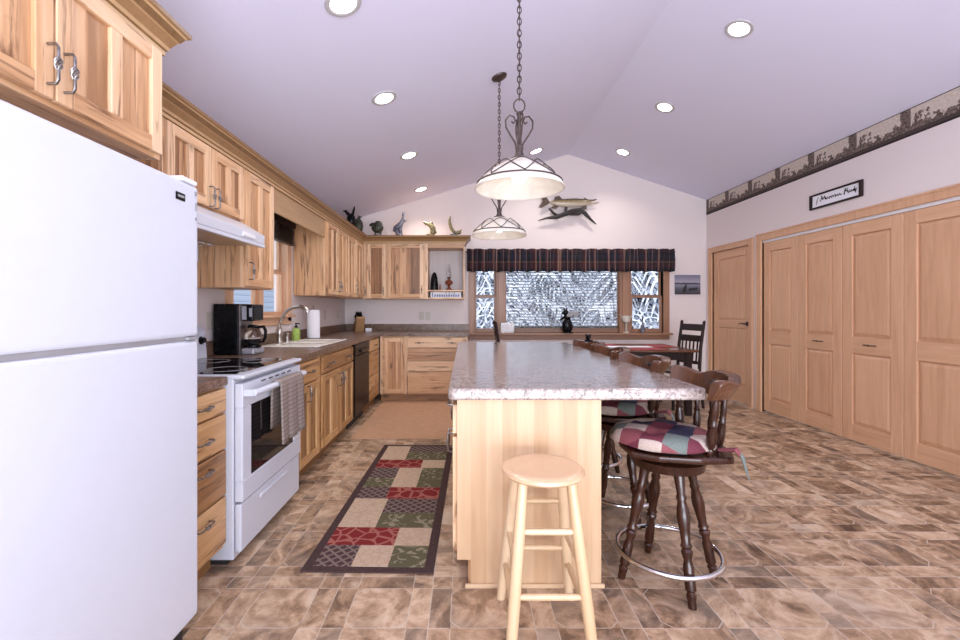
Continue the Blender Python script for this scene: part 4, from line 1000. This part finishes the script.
def chair(label, loc, rotz):
    t = thing('dining_chair', label, 'chair', loc, rotz, 'dark dining chairs at the table')
    MB().box(-.21, .21, -.21, .20, .44, .465, tone=.9, hor=1).make('seat', 'espresso', t, bevel=.008, segs=2)
    MB().box(-.20, .20, -.20, .19, .465, .492).make('seat_pad', plain('pale_seat_pad', (.55, .50, .44), .9), t, bevel=.012, segs=2)
    for x in (-.185, .185): MB().tube([(x, -.18, 0), (x, -.18, .44)], [.017, .02], 8).make('leg', 'espresso', t, smooth=True)
    for x in (-.19, .19): MB().tube([(x, .25, 0), (x, .19, .44), (x, .21, .75), (x*1.02, .26, 1.07), (x*1.02, .263, 1.085)], [.017, .021, .02, .018, .010], 8).make('back_post', 'espresso', t, smooth=True)
    MB().add([(-.18, .235, .955), (.18, .235, .955), (.18, .255, 1.04), (-.18, .255, 1.04), (-.18, .255, .955), (.18, .255, .955), (.18, .275, 1.04), (-.18, .275, 1.04)], [(0, 1, 2, 3), (7, 6, 5, 4), (0, 4, 5, 1), (2, 6, 7, 3), (0, 3, 7, 4), (1, 5, 6, 2)], hor=1).make('top_rail', 'espresso', t, bevel=.004)
    MB().add([(-.18, .213, .82), (.18, .213, .82), (.18, .228, .90), (-.18, .228, .90), (-.18, .233, .82), (.18, .233, .82), (.18, .248, .90), (-.18, .248, .90)], [(0, 1, 2, 3), (7, 6, 5, 4), (0, 4, 5, 1), (2, 6, 7, 3), (0, 3, 7, 4), (1, 5, 6, 2)], hor=1).make('middle_rail', 'espresso', t, bevel=.004)
    for i in range(5):
        x = -.13+i*.065; MB().tube([(x, .195, .56), (x, .222, .84)], .010, 8, tone=.3).make('spindle', 'espresso', t, smooth=True)
    MB().box(-.18, .18, .185, .205, .54, .58, tone=.4, hor=1).make('lower_rail', 'espresso', t)
    MB().box(-.18, .18, -.19, -.17, .20, .23, tone=.4, hor=1).box(-.195, -.175, -.18, .2, .15, .18).box(.175, .195, -.18, .2, .15, .18).make('stretcher', 'espresso', t)
    return t
ch = chair('dark spindle-back dining chair at the right end of the table near the door', (2.66, 5.63, 0), -PI/2+.24)
chd = dup(ch, (.62, 5.35, 0), 'dark dining chair seen edge-on behind the left part of the island', PI/2-.02)
tz = .7625
for i, (x, y, r_, lb) in enumerate([(1.45, 5.22, 0, 'red placemat on the near left side of the dining table'), (2.1, 5.22, .05, 'red placemat on the near right side of the dining table'),
                                    (1.75, 5.78, 0, 'red placemat on the window side of the dining table'), (2.45, 5.62, PI/2, 'red placemat before the chair at the right table end')]):
    o = MB().box(-.21, .21, -.14, .14, 0, .005).make('placemat', 'red', loc=(x, y, tz), rotz=r_, bevel=.001); tag(o, lb, 'placemat', 'red placemats on the dining table')
o = MB().box(-.34, .34, -.09, .09, 0, .004).make('table_runner', 'paper', loc=(1.95, 5.50, tz)); tag(o, 'white cloth lying along the middle of the dining table', 'cloth')
t = thing('bear_shaker', 'small black bear shaped shaker on the dining table', 'figurine', (1.50, 5.42, tz))
MB().ball((0, 0, .055), (.045, .04, .055)).ball((0, -.005, .125), (.034, .03, .032)).ball((-.025, 0, .15), .012, 8).ball((.025, 0, .15), .012, 8).ball((0, -.03, .118), (.014, .014, .012), 8).ball((-.04, -.02, .07), (.015, .018, .03), 8).ball((.04, -.02, .07), (.015, .018, .03), 8).make('bear_body', 'black', t, smooth=True)
o = MB().lathe([(0, .05), (.01, .06), (.03, .10), (.045, .125), (.046, .118), (.03, .09), (.015, .02)], n=24, tone=.8).make('wooden_bowl', 'rail', loc=(1.28, 5.25, tz+.006), smooth=True); tag(o, 'shallow brown wooden bowl on the near edge of the dining table', 'bowl')

# ================================================================ WINDOW SILL ITEMS
sz = WZ0+.0005; sy = YB-.045
t = thing('photo_frame', 'small standing photo frame on the left of the back window sill', 'photo frame', (.62, sy, sz))
MB().box(-.10, .10, -.01, .01, 0, .15).make('frame', 'iron', t, bevel=.003)
MB().box(-.08, -.01, -.012, -.008, .02, .13).box(.01, .08, -.012, -.008, .03, .12).make('photo', 'paper', t)
t = thing('bear_statue', 'black standing bear statue holding a board on the back window sill', 'statue', (1.50, sy, sz))
b = MB().ball((0, 0, .10), (.08, .045, .115)).ball((-.005, -.005, .235), (.055, .042, .06)).ball((-.03, -.02, .30), (.045, .04, .042)).ball((-.07, -.035, .29), (.028, .02, .018), 8).ball((-.05, 0, .345), .015, 8).ball((-.01, 0, .345), .015, 8)
b.tube([(.02, -.02, .24), (.08, -.03, .25), (.09, -.03, .27)], [.02, .018, .014], 8).tube([(-.06, 0, .22), (-.11, -.02, .19)], [.02, .012], 8).lathe([(0, .085), (.012, .085)], n=16); b.make('bear_body', 'black', t, smooth=True)
MB().box(-.02, .15, -.045, -.035, .235, .31).make('board', 'grey', t, bevel=.003)
t = thing('candle_holder', 'pale candle holder before the right mullion of the window', 'candle holder', (2.36, sy, sz))
MB().lathe([(0, .045), (.01, .045), (.02, .012), (.12, .010), (.15, .02), (.16, .05), (.24, .055), (.25, .05)], n=16).tube([(-.09, 0, .27), (-.05, 0, .20), (0, 0, .18), (.05, 0, .20), (.09, 0, .27)], .006, 6).make('stand', 'plate', t, smooth=True)
o = MB().lathe([(0, .03), (.08, .032), (.11, .02), (.14, .010), (.20, .009), (.205, .013), (.22, .013)], n=14).make('glass_bottle', 'fig_grey', loc=(2.60, sy, sz), smooth=True); tag(o, 'slim grey bottle on the right end of the back window sill', 'bottle')

# valance curtain
t = thing('curtain_valance', 'dark plaid gathered valance across the top of the back window', 'curtain', (.03, YB-.09, 1.775))
vs = []; fs = []; n = 260; LW = 3.02
zs = [0, .02, .10, .18, .25, .29, .315, .33]
for i in range(n+1):
    x = LW*i/n; ph = x*70+2.2*math.sin(x*5.1)+1.2*math.sin(x*13)
    for j, z in enumerate(zs):
        am = .034*(1-z/.55); vs.append((x, am*math.sin(ph)+.008*math.sin(x*90+z*20), z+(.006*math.sin(ph*.5+1) if j in (0, 7) else 0)))
m_ = len(zs)
for i in range(n):
    for j in range(m_-1): fs.append((i*m_+j, (i+1)*m_+j, (i+1)*m_+j+1, i*m_+j+1))
MB().add(vs, fs).make('fabric', 'valance', t, smooth='all', solid=.003)
MB().tube([(-.02, .035, .29), (LW+.02, .035, .29)], .010, 8).box(0, .015, .035, .088, .28, .30).box(LW-.015, LW, .035, .088, .28, .30).make('rod', 'bronze', t, smooth=True)

# ================================================================ WALL DECOR
t = thing('mounted_fish', 'mounted pike fish on dark driftwood high on the back wall', 'fish mount', (1.53, YB-.05, 2.78))
b = MB(); pts = []; rs = []
prof = [(-.30, .012, .0), (-.26, .022, 0), (-.20, .038, -.004), (-.10, .052, -.006), (0, .056, -.004), (.10, .054, .0), (.18, .048, .0), (.22, .044, .004), (.25, .04, .006), (.28, .026, .008)]
b.tube([(x, -.03, z) for x, r, z in prof], [r*1.12 for x, r, z in prof], 14, flat=1.0)
fb = b.make('body', 'fish', t, smooth=True)
for v_ in fb.data.vertices: v_.co.y = -.03+(v_.co.y+.03)*.6
b = MB(); b.tube([(.25, -.03, .022), (.32, -.03, .030), (.385, -.03, .045)], [.022, .014, .008], 8).tube([(.25, -.03, -.012), (.32, -.03, -.012), (.42, -.03, .0)], [.022, .013, .007], 8).make('jaw', 'fish', t, smooth=True)
def fin(pts, name='fin', y=-.03):
    MB().prism(pts, 1, y-.004, y+.004).make(name, 'fin', t)
fin([(-.29, 0), (-.36, .10), (-.43, .10), (-.40, .02), (-.46, -.07), (-.42, -.08), (-.33, -.03)], 'tail')
fin([(-.24, .02), (-.22, .085), (-.16, .10), (-.11, .045)]); fin([(-.22, -.02), (-.28, -.08), (-.20, -.09), (-.14, -.035)]); fin([(.17, -.04), (.18, -.11), (.24, -.10), (.24, -.03)]); fin([(.22, .035), (.20, .075), (.25, .05)])
b = MB(); b.tube([(-.46, -.02, -.26), (-.34, -.03, -.225), (-.2, -.04, -.215), (-.08, -.04, -.17), (.04, -.04, -.13), (.16, -.03, -.105), (.22, -.03, -.16), (.30, -.02, -.24), (.38, -.02, -.31)], [.008, .014, .03, .034, .04, .032, .032, .02, .008], 8)
b.tube([(-.16, -.03, -.21), (-.24, -.02, -.15), (-.30, -.01, -.08)], [.026, .02, .012], 8).tube([(-.05, -.03, -.18), (-.06, -.02, -.11), (-.05, -.02, -.05)], [.02, .022, .018], 8).tube([(.0, -.03, -.17), (.12, -.04, -.165), (.2, -.03, -.11)], [.02, .028, .02], 8).make('driftwood', 'drift', t, smooth=True)
t = thing('lake_picture', 'small unframed lake photograph on the back wall right of the window', 'picture', (3.09, YB-.0005, 1.445))
MB().box(0, .37, -.02, 0, 0, .285).make('canvas', 'lake', t)
b = MB().prism([(.10, .02), (.16, .04), (.17, .13), (.155, .165), (.145, .13), (.12, .10)], 1, -.021, -.02).prism([(.19, .05), (.32, .06), (.33, .10), (.20, .09)], 1, -.021, -.02).make('dark_boat', 'dark', t)

t = thing('wall_sign', 'narrow framed family name sign in dark frame above the closet doors', 'sign', (XR-.0005, 4.58, 2.24), RIGHT)
SWd, SHt = .61, .15
MB().box(0, SWd, -.02, 0, 0, .018).box(0, SWd, -.02, 0, SHt-.018, SHt).box(0, .035, -.02, 0, .018, SHt-.018).box(SWd-.035, SWd, -.02, 0, .018, SHt-.018).make('frame', 'espresso', t, bevel=.003)
MB().box(.035, SWd-.035, -.010, 0, .018, SHt-.018).make('print', 'paper', t)
b = MB()
def stroke(x, z, w_, h_, hump, seed):
    rd = random.Random(seed); p = []
    for i in range(hump*4+1):
        q = i/(hump*4); p.append((x+w_*q+.006*math.sin(i*1.9), -.0115, z+h_*.5+h_*.5*math.sin(i*PI/2)*rd.uniform(.6, 1.1)))
    b.tube(p, [.0032+.0018*((i % 2)) for i in range(len(p))], 5)
b.tube([(.135, -.0115, .065), (.16, -.0115, .10), (.15, -.0115, .115), (.17, -.0115, .075), (.19, -.0115, .105), (.20, -.0115, .07)], .0045, 5)
stroke(.195, .068, .19, .022, 7, 3)
b.tube([(.415, -.0115, .06), (.43, -.0115, .115), (.46, -.0115, .112), (.43, -.0115, .088), (.455, -.0115, .09)], .0045, 5); stroke(.45, .068, .085, .02, 4, 5)
b.tube([(.52, -.0115, .07), (.53, -.0115, .108), (.525, -.0115, .07), (.545, -.0115, .088), (.535, -.0115, .05)], .004, 5)
b.make('script_lettering', 'black', t)
MB().tube([(.085, -.0115, .035), (.095, -.0115, .07), (.11, -.0115, .112)], [.002, .007, .003], 5).make('feather_mark', 'grey', t)

# ================================================================ FIGURINES ON THE CABINETS
fz = TOPZ+.0005; fz2 = 2.2505
def fig(name, label, loc, build, mat, base=None):
    t = thing(name, label, 'figurine', loc); b = MB(); build(b); b.make('figure_body', mat, t, smooth=True)
    MB().lathe([(0, .055), (.012, .055), (.02, .045)], n=14).make('plinth', base or 'fig_grey', t, smooth=True); return t
def f1(b):
    b.ball((0, 0, .11), (.085, .05, .075)); b.ball((.01, 0, .155), (.06, .045, .055)); b.tube([(-.03, 0, .15), (-.08, 0, .155), (-.115, 0, .145)], [.035, .026, .008], 8); b.tube([(-.03, 0, .06), (-.03, 0, .01)], .012, 8); b.tube([(.04, 0, .06), (.04, 0, .01)], .014, 8)
fig('bear_figurine', 'dark green hump-backed animal figurine, leftmost atop the back cabinets', (-1.22, YU-.03, fz2), f1, 'fig_green')
def f2(b):
    b.tube([(-.09, 0, .06), (-.06, 0, .10), (0, 0, .14), (.03, 0, .19), (.045, 0, .25), (.05, 0, .29)], [.012, .035, .045, .03, .014, .016], 10); b.tube([(-.05, 0, .10), (-.03, 0, .01)], [.03, .02], 8); b.tube([(.0, 0, .13), (.02, 0, .01)], [.03, .02], 8)
    b.tube([(.04, 0, .24), (.075, 0, .20), (.10, 0, .215)], [.012, .012, .006], 8); b.ball((.05, 0, .30), (.02, .016, .018), 8); b.tube([(.05, 0, .31), (.04, 0, .335)], [.007, .003], 6); b.tube([(.055, 0, .31), (.07, 0, .335)], [.007, .003], 6)
fig('deer_figurine', 'mottled grey sitting animal figurine with raised thin neck, atop the back cabinets', (-.91, YU-.03, fz2), f2, 'fig_grey')
def f3(b):
    b.tube([(-.10, 0, .20), (-.06, 0, .175), (0, 0, .155), (.04, 0, .11), (.05, 0, .06), (.03, 0, .02)], [.006, .02, .032, .04, .045, .03], 10); b.tube([(0, 0, .17), (.03, 0, .19), (.04, 0, .15)], [.014, .012, .01], 8); b.tube([(.05, 0, .08), (.08, 0, .03)], [.03, .02], 8); b.tube([(-.09, 0, .19), (-.05, 0, .15)], [.006, .012], 6)
fig('fish_figurine', 'golden green diving fish figurine, third atop the back cabinets', (-.49, YU-.03, fz2), f3, 'fig_gold', 'fig_gold')
def f4(b):
    b.tube([(-.045, 0, .275), (-.055, 0, .22), (-.05, 0, .16), (-.03, 0, .10), (.01, 0, .05), (.06, 0, .03)], [.006, .018, .024, .026, .024, .02], 10); b.ball((.07, 0, .045), (.04, .03, .03)); b.tube([(.08, 0, .05), (.115, 0, .09)], [.016, .006], 8)
fig('tall_fish_figurine', 'tall slender upright curved figurine, rightmost atop the back cabinets', (-.16, YU-.03, fz2), f4, 'fig_gold')
def f5(b): b.ball((0, 0, .12), (.07, .045, .11)); b.tube([(0, 0, .20), (.02, 0, .25), (.05, 0, .245)], [.03, .02, .006], 8)
fig('bird_figurine', 'rounded dark bird figurine atop the corner of the left cabinets', (-1.47, 6.12, fz2-.002), f5, 'fig_green')
def f6(b): b.ball((0, 0, .10), (.06, .05, .09)); b.tube([(-.02, 0, .16), (-.07, 0, .22), (-.10, 0, .22)], [.025, .018, .006], 8); b.tube([(.02, 0, .17), (.04, 0, .25), (.045, 0, .28)], [.018, .012, .004], 8)
fig('duck_figurine', 'black spiky figurine atop the left cabinets beside the rounded bird', (-1.44, 5.62, fz2-.002), f6, 'black')

# ================================================================ LAMPS
def pendant(label, x, y):
    zr_ = 1.828; zc = RZ-.305*(RX-x); t = thing('pendant_lamp', label, 'lamp', (x, y, zr_), 0, 'pendant lamps over the island')
    prof = [(.222, 0), (.218, .012), (.208, .026), (.185, .055), (.15, .085), (.11, .112), (.07, .135), (.035, .152)]
    vs = []; fs = []; n = 40
    for r, z in prof:
        for k in range(n): a = 2*PI*k/n; vs.append((r*math.cos(a), r*math.sin(a), z))
    for i in range(len(prof)-1):
        for k in range(n): fs.append((i*n+k, i*n+(k+1) % n, (i+1)*n+(k+1) % n, (i+1)*n+k))
    MB().add(vs, fs).make('lamp_shade', 'shade', t, smooth='all', solid=.006)
    b = MB(); b.tube(arc(.211, 0, 2*PI*39/40, 39, .032), .004, 6, closed=True)
    for k in range(8):       # crossing arches over the glass
        a0 = 2*PI*k/8; p = []
        for i in range(13):
            q = i/12; a = a0+(q-.5)*PI/2*1.0; r = .211-.095*math.sin(q*PI); z = .034+.088*math.sin(q*PI)
            p.append((r*math.cos(a), r*math.sin(a), z+.004))
        b.tube(p, .003, 5)
    b.make('iron_band', 'bronze', t, smooth=True)
    MB().lathe([(.145, .045), (.155, .045), (.165, .025), (.19, .018), (.21, .022), (.23, .012), (.37, .010), (.38, .016), (.39, .008)], n=16).make('stem', 'bronze', t, smooth=True)
    b = MB()
    for k in range(4):
        a = 2*PI*k/4+.12; p = []
        for (r, z) in [(.012, .20), (.022, .235), (.045, .27), (.068, .31), (.070, .345), (.05, .37), (.028, .365), (.020, .345), (.030, .33), (.040, .34)]: p.append((r*math.cos(a), r*math.sin(a), z))
        b.tube(p, .0045, 6)
    b.make('scroll', 'bronze', t, smooth=True)
    b = MB(); z = .39
    b.tube([(.0+.028*math.sin(a*PI/8), 0, z+.03-.034*math.cos(a*PI/8)) for a in range(16)], .004, 6, closed=True); z += .06; i = 0
    while z < zc-zr_-.03:
        d = (1, 0) if i % 2 else (0, 1)
        b.tube([(.010*math.sin(a*PI/6)*d[0], .010*math.sin(a*PI/6)*d[1], z+.015-.019*math.cos(a*PI/6)) for a in range(12)], .003, 5, closed=True); z += .029; i += 1
    b.tube([(.004*math.sin(q*2), .004*math.cos(q*2), .45+(zc-zr_-.47)*q/30) for q in range(31)], .002, 4)
    b.make('chain', 'bronze', t, smooth=True)
    cz = zc-zr_; MB().lathe([(0, .065), (.012, .06), (.025, .03), (.035, .012)], (0, 0, cz-.002), (.30, 0, -1), 20).make('ceiling_canopy', 'bronze', t, smooth=True)
    MB().ball((0, 0, .075), (.042, .042, .048), 16).make('light_bulb', 'bulb', t, smooth=True)
    MB().lathe([(.115, .022), (.15, .022)], n=12).make('lamp_socket', 'white2', t, smooth=True)
    d = bpy.data.lights.new('pendant_light', 'POINT'); d.energy = .45; d.color = (1, .90, .78); d.shadow_soft_size = .05
    lo = bpy.data.objects.new('pendant_light', d); lo.location = (0, 0, .02); lo.parent = t; COL.objects.link(lo)
    return t
pendant('iron and frosted glass pendant lamp hanging nearest the camera over the island', .272, 2.23)
pendant('smaller looking farther iron and glass pendant lamp over the island', .28, 3.64)

def can(x, y, label):
    left = x < RX; sl = .305 if left else -.331; z = RZ-.305*(RX-x) if left else RZ-.331*(x-RX)
    nv = Vector((sl, 0, -1)).normalized(); t = thing('recessed_light', label, 'ceiling light', (x, y, z), 0, 'recessed ceiling lights')
    MB().lathe([(-.0, .100), (.006, .098), (.010, .084), (.004, .070), (-.0, .070)], (0, 0, 0), nv, 28).make('trim_ring', 'ring', t, smooth=True)
    MB().lathe([(.002, .072), (.007, .068)], (0, 0, 0), nv, 28).make('lens', 'lens', t, smooth=True)
    d = bpy.data.lights.new('can_light', 'SPOT'); d.energy = CAN; d.color = (1, .93, .86); d.spot_size = 2.3; d.spot_blend = .8; d.shadow_soft_size = .07
    lo = bpy.data.objects.new('can_light', d); lo.location = nv*.03; lo.parent = t; COL.objects.link(lo)
CAN = 34
can(-.645, 2.355, 'recessed ceiling light at the top edge, nearest on the left slope')
can(-.624, 3.43, 'second nearest recessed ceiling light on the left slope')
can(-.595, 4.73, 'third recessed ceiling light on the left slope, above the sink aisle')
can(-.60, 6.06, 'recessed ceiling light farthest on the left slope, close above the figurines')
can(.946, 5.93, 'recessed ceiling light just right of the pendant chain near the back wall')
can(2.057, 3.34, 'nearest recessed ceiling light on the right slope')
can(2.075, 4.62, 'middle recessed ceiling light on the right slope')
can(2.10, 5.92, 'farthest recessed ceiling light on the right slope')
